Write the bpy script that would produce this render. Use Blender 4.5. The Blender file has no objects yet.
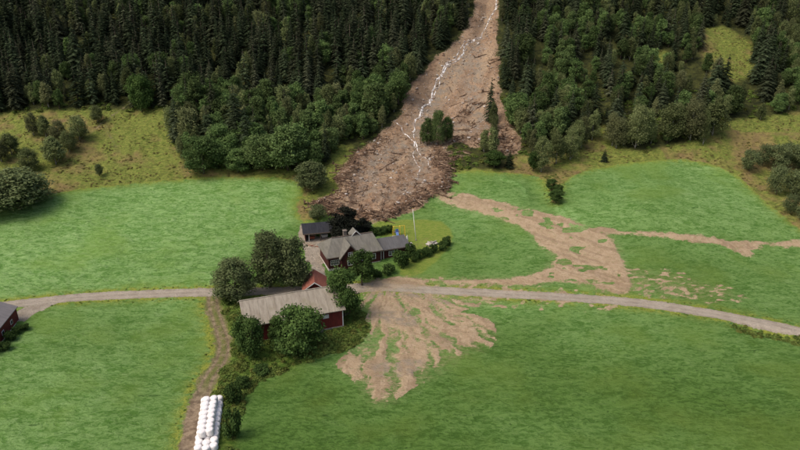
import bpy, math, random
import numpy as np
from mathutils import Vector, Matrix

R = math.radians
random.seed(7)
rng = np.random.default_rng(11)
scene = bpy.context.scene
col = scene.collection

# ------------------------------------------------------------------ camera, sky, sun, exposure
CAM_H, PITCH, FPX = 70.0, R(22.0), 650.0          # FPX: focal length for an 800 px wide picture
cam_data = bpy.data.cameras.new("camera")
cam_data.sensor_width = 36.0
cam_data.lens = FPX / 800.0 * 36.0
cam_data.clip_start = 1.0
cam_data.clip_end = 3000.0
cam = bpy.data.objects.new("camera", cam_data)
cam.location = (0, 0, CAM_H)
cam.rotation_euler = (math.pi / 2 - PITCH, 0, 0)
col.objects.link(cam)
scene.camera = cam

SUN_EL, SUN_AZ = R(56), R(-115)                     # azimuth from +Y, clockwise positive
world = bpy.data.worlds.new("World")
scene.world = world
world.use_nodes = True
wn = world.node_tree.nodes
sky = wn.new("ShaderNodeTexSky")
sky.sky_type = 'NISHITA'
sky.sun_disc = False
sky.sun_elevation = SUN_EL
sky.sun_rotation = SUN_AZ
sky.air_density = 1.0
sky.dust_density = 6.0
sky.ozone_density = 0.6
world.node_tree.links.new(sky.outputs[0], wn["Background"].inputs[0])
wn["Background"].inputs[1].default_value = 0.15

sun_data = bpy.data.lights.new("sun", 'SUN')
sun_data.energy = 1.2
sun_data.angle = R(25)
sun_data.color = (1.0, 0.95, 0.87)
sun = bpy.data.objects.new("sun", sun_data)
sun_dir = Vector((math.sin(SUN_AZ) * math.cos(SUN_EL), math.cos(SUN_AZ) * math.cos(SUN_EL), math.sin(SUN_EL)))
sun.rotation_euler = sun_dir.to_track_quat('Z', 'Y').to_euler()
sun.location = (0, 0, 300)
col.objects.link(sun)

scene.view_settings.view_transform = 'Standard'
scene.view_settings.look = 'None'
scene.view_settings.gamma = 1.0
scene.view_settings.use_curve_mapping = False
scene.view_settings.exposure = 0.25

# ------------------------------------------------------------------ noise
def _hash(ix, iy, seed):
    h = (ix.astype(np.int64) * 374761393 + iy.astype(np.int64) * 668265263 + seed * 982451653) & 0xFFFFFFFF
    h = ((h ^ (h >> 13)) * 1274126177) & 0xFFFFFFFF
    h = (h ^ (h >> 16)) & 0xFFFFFFFF
    return h / 4294967295.0

def vnoise(x, y, seed=0):
    x = np.asarray(x, float); y = np.asarray(y, float)
    ix = np.floor(x); iy = np.floor(y)
    fx = x - ix; fy = y - iy
    fx = fx * fx * fx * (fx * (fx * 6 - 15) + 10); fy = fy * fy * fy * (fy * (fy * 6 - 15) + 10)
    a = _hash(ix, iy, seed); b = _hash(ix + 1, iy, seed)
    c = _hash(ix, iy + 1, seed); d = _hash(ix + 1, iy + 1, seed)
    return (a + (b - a) * fx) * (1 - fy) + (c + (d - c) * fx) * fy

def fbm(x, y, seed=0, octs=4):
    s = 0; a = 0.5; t = 0
    x = np.asarray(x, float); y = np.asarray(y, float)
    for i in range(octs):
        s = s + a * vnoise(x, y, seed + i * 17); t += a
        x, y = 1.6 * x + 1.2 * y + 3.1, 1.6 * y - 1.2 * x + 7.7
        a *= 0.5
    return s / t                                    # 0..1

def sstep(a, b, x):
    t = np.clip((x - a) / (b - a), 0, 1)
    return t * t * (3 - 2 * t)

# ------------------------------------------------------------------ base relief and the pixel -> ground helper
_py = np.array([-400, 40, 83, 130, 155, 190, 225, 300, 400, 560, 1000, 2000], float)
_pz = np.array([-3, -0.8, 0.0, 0.6, 2.4, 8.0, 20.0, 53.5, 100, 178, 400, 800], float)
_ty = np.arange(-400, 2001, 1.0)
_tz = np.interp(_ty, _py, _pz)
_k = np.exp(-0.5 * (np.arange(-24, 25) / 9.0) ** 2); _k /= _k.sum()
_tz = np.convolve(np.pad(_tz, 24, mode='edge'), _k, mode='valid')

def base_z(x, y):
    x = np.asarray(x, float); y = np.asarray(y, float)
    z = np.interp(y, _ty, _tz)
    z = z + (fbm(x / 55, y / 55, 3, 2) - 0.5) * 2.6 * sstep(60, 130, y)
    z = z + (fbm(x / 16, y / 16, 5, 2) - 0.5) * (0.5 + 2.2 * sstep(185, 215, y))
    z = z + 2.4 * np.exp(-((x - 76) / 30) ** 2 - ((y - 172) / 17) ** 2)      # the domed right field
    z = z - 1.6 * np.exp(-((x - 40.5) / 4.0) ** 2 - ((y - 181) / 9) ** 2)    # ditch between the fields
    return z

_cp, _sp = math.cos(PITCH), math.sin(PITCH)
_ts = np.concatenate([np.arange(60, 420, 0.5), np.arange(420, 1200, 5)])
def P(px, py):
    """ground point (x, y) seen at a pixel of the 800 x 450 picture"""
    a = (px - 400) / FPX; b = -(py - 225) / FPX
    dx, dy, dz = a, _cp + b * _sp, -_sp + b * _cp
    X = dx * _ts; Y = dy * _ts; Z = CAM_H + dz * _ts
    g = Z - base_z(X, Y)
    k = np.nonzero(g < 0)[0]
    if len(k) == 0:
        return X[-1], Y[-1]
    k = k[0]
    if k == 0: return X[0], Y[0]
    t = g[k - 1] / (g[k - 1] - g[k])
    tt = _ts[k - 1] + t * (_ts[k] - _ts[k - 1])
    return dx * tt, dy * tt

def project(x, y, z):
    f = y * _cp - (z - CAM_H) * _sp
    u = y * _sp + (z - CAM_H) * _cp
    return 400 + FPX * x / f, 225 - FPX * u / f, f

def catmull(pts, closed, n=4):
    pts = [tuple(map(float, p)) for p in pts]
    m = len(pts); out = []
    segs = m if closed else m - 1
    for i in range(segs):
        if closed:
            p0, p1, p2, p3 = pts[(i - 1) % m], pts[i], pts[(i + 1) % m], pts[(i + 2) % m]
        else:
            p0, p1, p2, p3 = pts[max(i - 1, 0)], pts[i], pts[i + 1], pts[min(i + 2, m - 1)]
        for j in range(n):
            t = j / n
            out.append(tuple(0.5 * (2 * p1[k] + (p2[k] - p0[k]) * t + (2 * p0[k] - 5 * p1[k] + 4 * p2[k] - p3[k]) * t * t
                                    + (3 * p1[k] - p0[k] - 3 * p2[k] + p3[k]) * t ** 3) for k in (0, 1)))
    if not closed: out.append(pts[-1])
    return out

def wpoly(pts, closed=True, n=3, smooth=True):
    q = catmull(pts, closed, n) if smooth else pts
    return np.array([P(*p) for p in q])

def seg_dist(X, Y, poly, closed):
    """distance (and, if closed, inside sign: + inside) to a polyline, only near its box"""
    out = np.full(X.shape, -60.0)
    m = 25
    box = (X > poly[:, 0].min() - m) & (X < poly[:, 0].max() + m) & (Y > poly[:, 1].min() - m) & (Y < poly[:, 1].max() + m)
    x = X[box]; y = Y[box]
    d2 = np.full(x.shape, 1e9); ins = np.zeros(x.shape, bool)
    n = len(poly)
    for i in range(n if closed else n - 1):
        ax, ay = poly[i]; bx, by = poly[(i + 1) % n]
        ex, ey = bx - ax, by - ay
        L = ex * ex + ey * ey + 1e-9
        t = np.clip(((x - ax) * ex + (y - ay) * ey) / L, 0, 1)
        d2 = np.minimum(d2, (x - ax - t * ex) ** 2 + (y - ay - t * ey) ** 2)
        if closed and ay != by:
            c = ((ay > y) != (by > y)) & (x < (bx - ax) * (y - ay) / (by - ay) + ax)
            ins ^= c
    d = np.sqrt(d2)
    out[box] = np.where(ins, d, -d) if closed else -d
    return out

# ------------------------------------------------------------------ ground plan (pixels of the photograph, put on the ground)
PASTURE = [(-260, 262), (-100, 233), (0, 207), (60, 192), (140, 183), (230, 177), (294, 180), (303, 192), (297, 205), (303, 222),
           (330, 212), (360, 200), (452, 173), (505, 173), (538, 177), (549, 190), (552, 202), (557, 202), (562, 184), (582, 172), (630, 163), (680, 160), (722, 168),
           (745, 183), (770, 206), (800, 229), (850, 258), (960, 300), (960, 60), (800, 60), (640, 40), (470, 60), (300, 60), (100, 60), (-260, 60)]
SLIDE = [(481, -14), (497, -14), (498, 20), (499, 60), (498, 88), (503, 108), (514, 130), (521, 150), (505, 156), (492, 146), (488, 138), (480, 148), (466, 146), (456, 143), (446, 148), (447, 160), (452, 178), (450, 190), (430, 200),
         (402, 214), (376, 223), (350, 221), (326, 214), (310, 209), (318, 202), (338, 194), (336, 180), (344, 166), (364, 146), (392, 124), (404, 102), (414, 84), (440, 55), (468, 26)]
RUNOUT = [(440, 193), (462, 194), (482, 199), (515, 207), (548, 214), (585, 226), (606, 235), (616, 248), (622, 268), (634, 284), (618, 293), (590, 286), (560, 281), (530, 284), (480, 285),
          (420, 287), (372, 292), (372, 282), (400, 278), (460, 279), (520, 278), (548, 268), (556, 256), (540, 246), (532, 232), (510, 222), (480, 213), (445, 204)]
STRIP = [(585, 229), (640, 231), (700, 236), (740, 240), (800, 242), (900, 250), (900, 256), (800, 248), (756, 249), (752, 257), (742, 254), (725, 247), (690, 242), (672, 238), (620, 235)]
FAN = [(372, 292), (400, 296), (450, 297), (500, 299), (470, 306), (452, 314), (484, 320), (492, 336), (484, 347), (468, 352), (452, 360), (438, 372), (412, 384), (382, 402), (366, 388), (352, 374), (342, 364), (354, 352),
       (362, 338), (362, 318), (366, 302)]
SCATTER = [(600, 262), (640, 268), (690, 278), (740, 296), (690, 300), (640, 292), (606, 290)]
ROAD = [(-140, 315), (-40, 309), (15, 304), (60, 299), (120, 295), (215, 292), (270, 291), (330, 289), (370, 287), (450, 291), (560, 297), (640, 303), (720, 315), (800, 331), (880, 352), (1000, 392)]
TRACK = [(213, 293), (213, 305), (219, 325), (224, 345), (220, 362), (210, 376), (203, 392), (197, 415), (193, 436), (188, 470), (184, 520)]
PATH = [(760, 183), (742, 168), (722, 164), (712, 168)]
YARD = [(300, 232), (305, 224), (318, 236), (336, 238), (330, 250), (326, 262), (325, 275), (330, 286), (372, 284), (378, 292), (300, 294), (304, 282), (312, 270), (302, 255)]
APRON = [(16, 318), (22, 309), (60, 301), (48, 308), (34, 313), (24, 321)]
LAWN = [(374, 222), (400, 220), (440, 221), (452, 232), (450, 246), (436, 262), (416, 276), (400, 274), (402, 258), (408, 246), (396, 238), (378, 236)]
ROUGH = [(224, 300), (240, 300), (300, 296), (345, 300), (364, 318), (366, 336), (340, 350), (290, 370), (254, 384), (240, 402), (234, 430), (226, 470), (210, 470), (211, 430), (214, 398), (224, 375), (232, 345), (226, 318)]
F1 = [(-260, 262), (-100, 233), (0, 207), (60, 192), (140, 183), (230, 177), (296, 180), (303, 192), (297, 205), (298, 222), (270, 240), (235, 262), (218, 290), (100, 294), (15, 302), (-100, 310), (-260, 320)]
F2 = [(-300, 320), (0, 322), (52, 307), (140, 300), (206, 297), (211, 325), (214, 345), (204, 372), (192, 400), (186, 440), (180, 520), (0, 520), (-300, 520)]
DITCH = [(547, 178), (561, 178), (558, 203), (551, 203)]
PALE = [(553, 203), (561, 207), (574, 222), (590, 230), (570, 227), (556, 214)]
BRIGHT = [(322, 190), (330, 160), (340, 146), (352, 150), (350, 166), (340, 184), (330, 206), (312, 208), (303, 200)]
ROADBANK = [(735, 322), (770, 327), (810, 338), (850, 350), (850, 356), (800, 344), (760, 335), (738, 330)]

W = {k: wpoly(v) for k, v in dict(PASTURE=PASTURE, SLIDE=SLIDE, RUNOUT=RUNOUT, STRIP=STRIP, FAN=FAN, SCATTER=SCATTER, YARD=YARD,
     APRON=APRON, LAWN=LAWN, ROUGH=ROUGH, F1=F1, F2=F2, DITCH=DITCH, PALE=PALE, BRIGHT=BRIGHT, ROADBANK=ROADBANK).items()}
W['ROAD'] = wpoly(ROAD, False); W['TRACK'] = wpoly(TRACK, False); W['PATH'] = wpoly(PATH, False)

# ------------------------------------------------------------------ the ground sheet
def half_w(y): return np.maximum(0.84 * np.asarray(y, float) + 28, 70)
ys = np.concatenate([np.arange(-300, 30, 30), np.arange(30, 70, 4), np.arange(70, 200, 0.42), np.arange(200, 300, 0.62),
                     np.arange(300, 360, 2.5), np.arange(360, 561, 20)]).astype(float)
NC = 680
ss = np.linspace(-1, 1, NC)
YY = np.repeat(ys[:, None], NC, 1)
XX = ss[None, :] * half_w(ys)[:, None]
NR = len(ys)
X = XX.ravel(); Y = YY.ravel()

D = {k: seg_dist(X, Y, W[k], True) for k in ('PASTURE', 'SLIDE', 'RUNOUT', 'STRIP', 'FAN', 'SCATTER', 'YARD', 'APRON', 'LAWN', 'ROUGH', 'F1', 'F2', 'DITCH', 'PALE', 'BRIGHT', 'ROADBANK')}
d_road = -seg_dist(X, Y, W['ROAD'], False)
d_track = -seg_dist(X, Y, W['TRACK'], False)
d_path = -seg_dist(X, Y, W['PATH'], False)
# the pasture polygon is huge: everything above it is pasture or forest
D['PASTURE'] = np.where(Y > 235, 30.0, D['PASTURE'])

n_a = fbm(X / 5.0, Y / 5.0, 21, 4) - 0.5
n_b = fbm(X / 1.7, Y / 1.4, 22, 3) - 0.5
# main slide
m_slide = D['SLIDE'] + n_a * 4.0 + n_b * 1.2
# runout: streaky along its flow, ragged
m_run = D['RUNOUT'] + n_a * 3.0 + n_b * 1.4 + 0.1
isl = fbm(X / 4.0, Y / 3.0, 31, 3)
m_run = np.where((D['RUNOUT'] > 0.6) & (isl > 0.66), np.minimum(m_run, (0.66 - isl) * 22), m_run)
m_strip = D['STRIP'] + n_a * 3.6 + n_b * 2.0 - 0.2
# fan: fingers radiating from where the mud crossed the road
ox, oy = P(386, 276)
ang = np.arctan2(X - ox, oy - Y); rad = np.hypot(X - ox, Y - oy)
fing = fbm(ang * 11.0 + n_a * 2.2, rad / 13.0, 41, 3) - 0.5
fing2 = fbm(ang * 30.0 + n_a * 4.5, rad / 6.0, 43, 3) - 0.5
edge = np.clip(D['FAN'] / 4.0, -1.5, 1)
lobes = 0
for (lx, ly, lr) in ((352, 364, 5.0), (384, 388, 5.5), (474, 330, 6.5), (430, 352, 4.5), (396, 318, 6.0)):
    wx_, wy_ = P(lx, ly); lobes = lobes + np.exp(-((X - wx_) / (lr * 1.25)) ** 2 - ((Y - wy_) / lr) ** 2)
m_fan = 1.7 * (edge * 0.40 + fing * 1.5 + fing2 * 2.4 - 0.42 + 0.6 * sstep(22, 8, rad) + np.clip(lobes, 0, 1) * 0.72 + n_b * 0.7)
m_fan = np.where(D['FAN'] < -1.2, -3, m_fan)
scat = fbm(X / 1.5, Y / 0.9, 51, 4) - 0.5
m_sc = np.where(D['SCATTER'] > -2, np.clip(D['SCATTER'] / 5, -1, 1) * 0.5 + scat * 5.2 - 0.75, -9)
# splashes on the verge south of the road
verge = np.where((d_road > 1.2) & (d_road < 6) & (X > -6) & (X < 48), (fbm(X / 1.6, Y / 1.6, 57, 3) - 0.62) * 7 - (d_road - 3) * 0.25, -9)
mud = np.maximum.reduce([m_slide, m_run, m_strip, m_fan, m_sc, verge, np.full(X.shape, -8.0)])
mud = np.clip(mud, -8, 12)
a_road = np.clip(1.75 + n_b * 0.5 - d_road, -8, 3)
a_track = np.clip(1.75 + n_b * 1.1 + n_a * 0.9 - d_track, -8, 3)
rut = np.maximum(np.exp(-((d_track - 0.85) / 0.42) ** 2), sstep(100, 92, Y))
a_path = np.clip(0.9 + n_b - d_path, -8, 3)
a_yard = np.clip(np.maximum(D['YARD'], D['APRON']) + n_a * 2.0 + n_b, -8, 3)
d_p2 = -seg_dist(X, Y, wpoly([(128, 105), (116, 113), (106, 120), (97, 128), (90, 134)], False), False)
d_p3 = -seg_dist(X, Y, wpoly([(110, 118), (106, 130), (113, 140), (119, 152)], False), False)
a_track = np.maximum.reduce([a_track, 0.35 + n_b - d_p2, 0.2 + n_b - d_p3])
a_gravel = np.maximum.reduce([a_road, a_yard])
a_past = np.clip(D['PASTURE'] + n_a * 1.2 + n_b * 0.8, -6, 8)
a_rough = np.clip(D['ROUGH'] + n_a * 3.0 + n_b, -6, 8)
a_lawn = np.clip(D['LAWN'] + n_b, -6, 6)
a_verge = np.exp(-np.clip(np.minimum(d_road - 2.4, d_track - 2.6), 0, 9) / 1.0) * (np.minimum(d_road - 1, d_track - 1) > 0)
a_verge = np.maximum(a_verge, np.exp(-np.abs(D['PASTURE']) / 1.2) * 0.9)
a_verge = a_verge * (mud < 0.5)
# field tone: pale lodged grass upper left, haze and view-angle lightening painted in
tone = 0.46 + 0.44 * sstep(-1, 3, D['F1']) + 0.16 * sstep(-1, 2, D['F2']) + 0.12 * sstep(-3, 3, -np.abs(D['PALE'])) * 0
tone = tone - 0.32 * sstep(122, 90, Y) * (X > -30) + 0.14 * sstep(-1, 2, seg_dist(X, Y, wpoly([(563, 183), (582, 172), (630, 163), (680, 160), (722, 168), (745, 183), (770, 206), (800, 229), (850, 258), (900, 250), (800, 241), (700, 234), (600, 229), (575, 222), (560, 205)]), True)) + 0.5 * sstep(-1, 1.5, D['PALE']) + 0.14 * sstep(130, 165, Y) * (X > 10)
for q_ in ([(500, 179), (516, 183), (523, 189), (526, 197)], [(566, 207), (574, 215), (582, 224)], [(706, 168), (716, 166), (726, 171)]):
    tone = tone + 0.55 * np.exp(-(seg_dist(X, Y, wpoly(q_, False), False) / 0.7) ** 2)
tone = np.clip(tone + (fbm(X / 22, Y / 16, 61, 3) - 0.5) * 0.5, 0, 1)
# pasture tint: 0 green, 1 yellow brown
tint = 0.36 + (fbm(X / 13, Y / 10, 71, 3) - 0.5) * 1.3 - 0.75 * sstep(-3, 2, D['BRIGHT'])
tint = np.clip(tint + 0.25 * (X > 85) * sstep(150, 200, Y) * (Y < 215), 0, 1)

def in_poly_px(u, v, poly):
    ins = np.zeros(np.shape(u), bool); n = len(poly)
    for i in range(n):
        ax, ay = poly[i]; bx, by = poly[(i + 1) % n]
        if ay == by: continue
        ins ^= ((ay > v) != (by > v)) & (u < (bx - ax) * (v - ay) / (by - ay) + ax)
    return ins

OPEN = dict(
    left=[(-300, 118), (0, 113), (60, 110), (110, 110), (135, 112), (172, 106), (180, 118), (170, 135), (182, 160), (192, 174), (140, 184), (60, 193), (0, 208), (-300, 262)],
    strip=[(300, 182), (322, 176), (328, 160), (336, 146), (352, 146), (354, 165), (338, 190), (330, 212), (300, 212)],
    gap=[(247, 88), (256, 88), (257, 112), (247, 114)],
    right=[(500, 168), (516, 156), (545, 152), (575, 146), (606, 124), (622, 146), (640, 152), (700, 140), (720, 122), (800, 112), (980, 112), (980, 290), (800, 228), (745, 180), (680, 158), (600, 170), (560, 182), (500, 175)],
    clear=[(698, 30), (722, 26), (752, 42), (756, 72), (738, 82), (712, 80), (700, 50)],
    gap2=[(655, 48), (668, 52), (662, 78), (650, 72)])

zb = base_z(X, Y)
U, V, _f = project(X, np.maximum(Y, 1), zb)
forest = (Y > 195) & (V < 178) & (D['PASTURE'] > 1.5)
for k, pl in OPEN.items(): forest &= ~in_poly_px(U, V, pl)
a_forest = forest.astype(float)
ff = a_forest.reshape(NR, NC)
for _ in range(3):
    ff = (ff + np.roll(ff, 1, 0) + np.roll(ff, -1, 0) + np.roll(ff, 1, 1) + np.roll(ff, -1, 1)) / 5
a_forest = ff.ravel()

# flow streaks inside the mud: radial in the fan, along the tongue, down the scar
_ca, _sa = math.cos(R(-38)), math.sin(R(-38))
al = X * _ca + Y * _sa; ac = -X * _sa + Y * _ca
_c = np.array([P(*q) for q in ((492, -10), (490, 5), (474, 50), (455, 90), (428, 125), (402, 160), (390, 190), (385, 215))])
_o = np.argsort(_c[:, 1])
xc = np.interp(Y, _c[_o, 1], _c[_o, 0])
s_fan = fbm(ang * 36 + n_a * 5.0, rad / 6.0, 161, 3)
s_run = fbm(ac / 1.1 + n_a * 1.5, al / 14.0, 163, 4)
s_sl = fbm((X - xc) / 2.6 + n_a * 1.2, Y / 26.0, 165, 4)
strk = np.where(m_slide > 0, s_sl, np.where(m_fan > m_run, s_fan, s_run))
stain = np.maximum(sstep(-3.0, 3.0, D['FAN']) * np.clip(0.45 + s_fan * 0.9, 0, 1), np.maximum(sstep(-2.5, 0.5, D['RUNOUT']) * 0.75, sstep(-2, 4, D['SCATTER']) * 0.7))
rut = np.maximum(rut, np.exp(-((d_road - 0.72) / 0.36) ** 2) * (d_road < 2.2))

# ---- relief on top of the base
grassy = sstep(0.3, -0.3, np.maximum.reduce([mud, a_gravel, a_track]))
z = zb.copy()
lod = (fbm(X / 1.9 + 2 * n_a, Y / 1.1, 81, 3) - 0.5)
fieldy = grassy * sstep(0.5, -0.5, a_past) * sstep(0.5, -0.5, a_lawn)
z += fieldy * lod * 0.42 * (Y > 68) * (0.75 + 0.7 * sstep(-1, 2, D['F1']))
z += grassy * sstep(-0.5, 1, np.maximum(a_past, a_rough)) * (fbm(X / 1.6, Y / 1.6, 83, 4) - 0.45) * 1.1
z -= sstep(0.0, 1.2, a_road) * 0.06
z -= rut * sstep(0, 1, a_track) * 0.10
z -= sstep(-1, 1.5, D['ROADBANK']) * 0.9
gully = sstep(0, 9, D['SLIDE']) * sstep(205, 240, Y)
z -= gully * 2.6
toe = np.exp(-((D['SLIDE'] - 3.0) / 3.2) ** 2) * sstep(215, 190, Y) * (D['SLIDE'] > -1)
rough_s = sstep(-0.4, 1.5, m_slide)
ridged = 1 - 2 * np.abs(fbm(X / 3.2, Y / 1.8, 91, 4) - 0.5)
z += rough_s * (toe * 0.9 * (0.4 + fbm(X / 3, Y / 2, 93, 2)) + sstep(200, 182, Y) * (ridged - 0.75) * 1.7 + 0.35)
z += rough_s * (fbm(X / 6, Y / 9, 95, 4) - 0.5) * 2.0
flow = sstep(-0.2, 0.6, np.maximum.reduce([m_run, m_fan, m_strip]))
z += flow * (0.16 + (fbm(X / 1.4, Y / 1.0, 97, 3) - 0.5) * 0.22)
Z = z
ZG = Z.reshape(NR, NC)

def ground(x, y):
    j = int(np.clip(np.searchsorted(ys, y) - 1, 0, NR - 2))
    ty = (y - ys[j]) / (ys[j + 1] - ys[j])
    s = (x / float(half_w(y)) + 1) / 2 * (NC - 1)
    i = int(np.clip(math.floor(s), 0, NC - 2)); tx = min(max(s - i, 0), 1)
    a = ZG[j, i] * (1 - tx) + ZG[j, i + 1] * tx
    b = ZG[j + 1, i] * (1 - tx) + ZG[j + 1, i + 1] * tx
    return float(a * (1 - ty) + b * ty)

def grid_at(arr, x, y):
    j = int(np.clip(np.searchsorted(ys, y) - 1, 0, NR - 2))
    i = int(np.clip(round((x / float(half_w(y)) + 1) / 2 * (NC - 1)), 0, NC - 1))
    return float(arr[j * NC + i])

def G(px, py, dz=0.0):
    x, y = P(px, py)
    return Vector((x, y, ground(x, y) + dz))

# ------------------------------------------------------------------ materials
class NT:
    def __init__(s, name):
        s.m = bpy.data.materials.new(name); s.m.use_nodes = True
        s.t = s.m.node_tree; s.b = s.t.nodes["Principled BSDF"]
        s.out = s.t.nodes["Material Output"]
    def n(s, typ, **kw):
        nd = s.t.nodes.new(typ)
        for k, v in kw.items(): setattr(nd, k, v)
        return nd
    def set(s, sock, v):
        if isinstance(v, bpy.types.NodeSocket): s.t.links.new(v, sock)
        elif v is not None:
            if isinstance(v, (tuple, list)) and len(v) == 3 and sock.type == 'RGBA': v = (*v, 1)
            sock.default_value = v
    def attr(s, name): return s.n("ShaderNodeAttribute", attribute_name=name).outputs["Fac"]
    def noise(s, vec, scale, detail=4, rough=0.55, dist=0.0):
        nd = s.n("ShaderNodeTexNoise"); s.set(nd.inputs["Vector"], vec)
        nd.inputs["Scale"].default_value = scale; nd.inputs["Detail"].default_value = detail
        nd.inputs["Roughness"].default_value = rough; nd.inputs["Distortion"].default_value = dist
        return nd.outputs["Fac"]
    def math(s, op, a, b=None, c=None, clamp=False):
        nd = s.n("ShaderNodeMath", operation=op, use_clamp=clamp)
        for i, v in enumerate((a, b, c)):
            if v is not None: s.set(nd.inputs[i], v)
        return nd.outputs[0]
    def mix(s, f, a, b, mode='MIX'):
        nd = s.n("ShaderNodeMix", data_type='RGBA', blend_type=mode)
        s.set(nd.inputs[0], f); s.set(nd.inputs[6], a); s.set(nd.inputs[7], b)
        return nd.outputs[2]
    def ramp(s, f, lo, hi):
        nd = s.n("ShaderNodeMapRange", interpolation_type='SMOOTHSTEP')
        s.set(nd.inputs[0], f); nd.inputs[1].default_value = lo; nd.inputs[2].default_value = hi
        return nd.outputs[0]
    def mapping(s, vec, scale=(1, 1, 1), rot=(0, 0, 0)):
        nd = s.n("ShaderNodeMapping"); s.set(nd.inputs[0], vec)
        nd.inputs["Scale"].default_value = scale; nd.inputs["Rotation"].default_value = rot
        return nd.outputs[0]
    def pos(s): return s.n("ShaderNodeNewGeometry").outputs["Position"]
    def obj(s): return s.n("ShaderNodeTexCoord").outputs["Object"]
    def rand(s): return s.n("ShaderNodeObjectInfo").outputs["Random"]
    def bump(s, h, strength=0.5, dist=0.1):
        nd = s.n("ShaderNodeBump"); s.set(nd.inputs["Height"], h)
        nd.inputs["Strength"].default_value = strength; nd.inputs["Distance"].default_value = dist
        s.t.links.new(nd.outputs[0], s.b.inputs["Normal"])
    def fin(s, colr, rough=0.8, spec=0.2):
        s.set(s.b.inputs["Base Color"], colr); s.set(s.b.inputs["Roughness"], rough)
        s.b.inputs["Specular IOR Level"].default_value = spec
        return s.m

def ground_material():
    s = NT("ground_cover")
    p = s.pos()
    big = s.noise(p, 0.055, 3)
    mid = s.noise(s.mapping(p, (0.75, 1.2, 1)), 0.55, 4, 0.6, 0.6)
    clump = s.noise(s.mapping(p, (0.8, 1.5, 1), (0, 0, R(12))), 1.25, 4, 0.62, 0.8)
    fine = s.noise(p, 3.2, 4, 0.75)
    tone = s.attr("tone")
    # grass
    dark = s.mix(tone, (0.037, 0.078, 0.013), (0.083, 0.180, 0.036))
    lite = s.mix(tone, (0.072, 0.135, 0.025), (0.190, 0.308, 0.104))
    wide = s.noise(s.mapping(p, (0.55, 1.3, 1), (0, 0, R(-8))), 0.35, 5, 0.62, 0.8)
    sel = s.math('ADD', s.math('MULTIPLY', clump, 0.6), s.math('MULTIPLY', wide, 0.4))
    g = s.mix(s.ramp(sel, 0.40, 0.58), dark, lite)
    lightp = s.ramp(s.math('ADD', s.math('MULTIPLY', mid, 0.6), s.math('MULTIPLY', fine, 0.4)), 0.52, 0.63)
    g = s.mix(s.math('MULTIPLY', lightp, s.math('ADD', s.math('MULTIPLY', tone, 0.55), 0.3)), g, s.mix(tone, (0.118, 0.185, 0.050), (0.245, 0.360, 0.142)))
    streak = s.noise(s.mapping(p, (0.38, 1.4, 1), (0, 0, R(10))), 0.85, 5, 0.68, 0.9)
    pit = s.ramp(s.math('ADD', s.math('MULTIPLY', streak, 0.72), s.math('MULTIPLY', fine, 0.28)), 0.425, 0.335)
    g = s.mix(s.math('MULTIPLY', pit, 0.9), g, s.mix(tone, (0.016, 0.036, 0.009), (0.040, 0.095, 0.018)))
    g = s.mix(s.math('MULTIPLY', s.ramp(big, 0.47, 0.66), 0.45), g, s.mix(tone, (0.082, 0.118, 0.020), (0.145, 0.240, 0.045)))
    # yellow green verges
    vg = s.math('MULTIPLY', s.attr("verge"), s.ramp(s.noise(p, 0.6, 3), 0.30, 0.6), clamp=True)
    g = s.mix(vg, g, s.mix(s.ramp(fine, 0.35, 0.65), (0.12, 0.16, 0.025), (0.26, 0.27, 0.05)))
    # lawn
    lawn = s.mix(s.ramp(clump, 0.3, 0.7), (0.115, 0.175, 0.028), (0.190, 0.225, 0.048))
    lawn = s.mix(s.math('MULTIPLY', s.ramp(mid, 0.55, 0.75), 0.6), lawn, (0.20, 0.17, 0.07))
    g = s.mix(s.ramp(s.attr("lawn"), -0.3, 0.6), g, lawn)
    # rough weeds
    rgh = s.mix(s.ramp(clump, 0.35, 0.65), (0.045, 0.085, 0.014), (0.105, 0.150, 0.030))
    g = s.mix(s.ramp(s.attr("rough"), -0.8, 0.8), g, rgh)
    # pasture
    pt = s.attr("tint")
    heath = s.mix(s.ramp(s.noise(p, 0.35, 5, 0.65), 0.35, 0.65), (0.215, 0.180, 0.060), (0.170, 0.122, 0.058))
    green = s.mix(s.ramp(clump, 0.35, 0.65), (0.095, 0.130, 0.026), (0.195, 0.210, 0.050))
    ptn = s.math('ADD', pt, s.math('MULTIPLY', s.math('SUBTRACT', s.noise(p, 0.22, 4, 0.6), 0.5), 1.3))
    pas = s.mix(s.ramp(ptn, 0.25, 0.7), green, heath)
    pas = s.mix(s.math('MULTIPLY', s.ramp(s.noise(s.mapping(p, (0.7, 1.3, 1)), 0.9, 5, 0.7), 0.5, 0.35), 0.7), pas, (0.07, 0.065, 0.022))
    pas = s.mix(s.math('MULTIPLY', s.ramp(fine, 0.55, 0.75), 0.5), pas, (0.235, 0.205, 0.09))
    g = s.mix(s.ramp(s.math('ADD', s.attr("pasture"), s.math('MULTIPLY', s.math('SUBTRACT', clump, 0.5), 2.0)), -0.3, 0.5), g, pas)
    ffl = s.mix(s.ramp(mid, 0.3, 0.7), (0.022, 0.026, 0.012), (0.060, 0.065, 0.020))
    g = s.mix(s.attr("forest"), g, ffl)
    # gravel, tracks
    gr = s.mix(s.ramp(s.noise(p, 0.5, 4), 0.35, 0.65), (0.255, 0.215, 0.165), (0.335, 0.29, 0.23))
    gr = s.mix(s.math('MULTIPLY', s.ramp(fine, 0.6, 0.3), 0.45), gr, (0.17, 0.145, 0.12))
    gr = s.mix(s.math('MULTIPLY', s.attr('rut'), 0.55), gr, (0.37, 0.325, 0.265))
    jit = s.math('MULTIPLY', s.math('SUBTRACT', s.noise(p, 1.8, 4, 0.7), 0.5), 1.6)
    e_g = s.ramp(s.math('ADD', s.attr("gravel"), s.math('MULTIPLY', jit, 0.7)), -0.10, 0.15)
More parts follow.
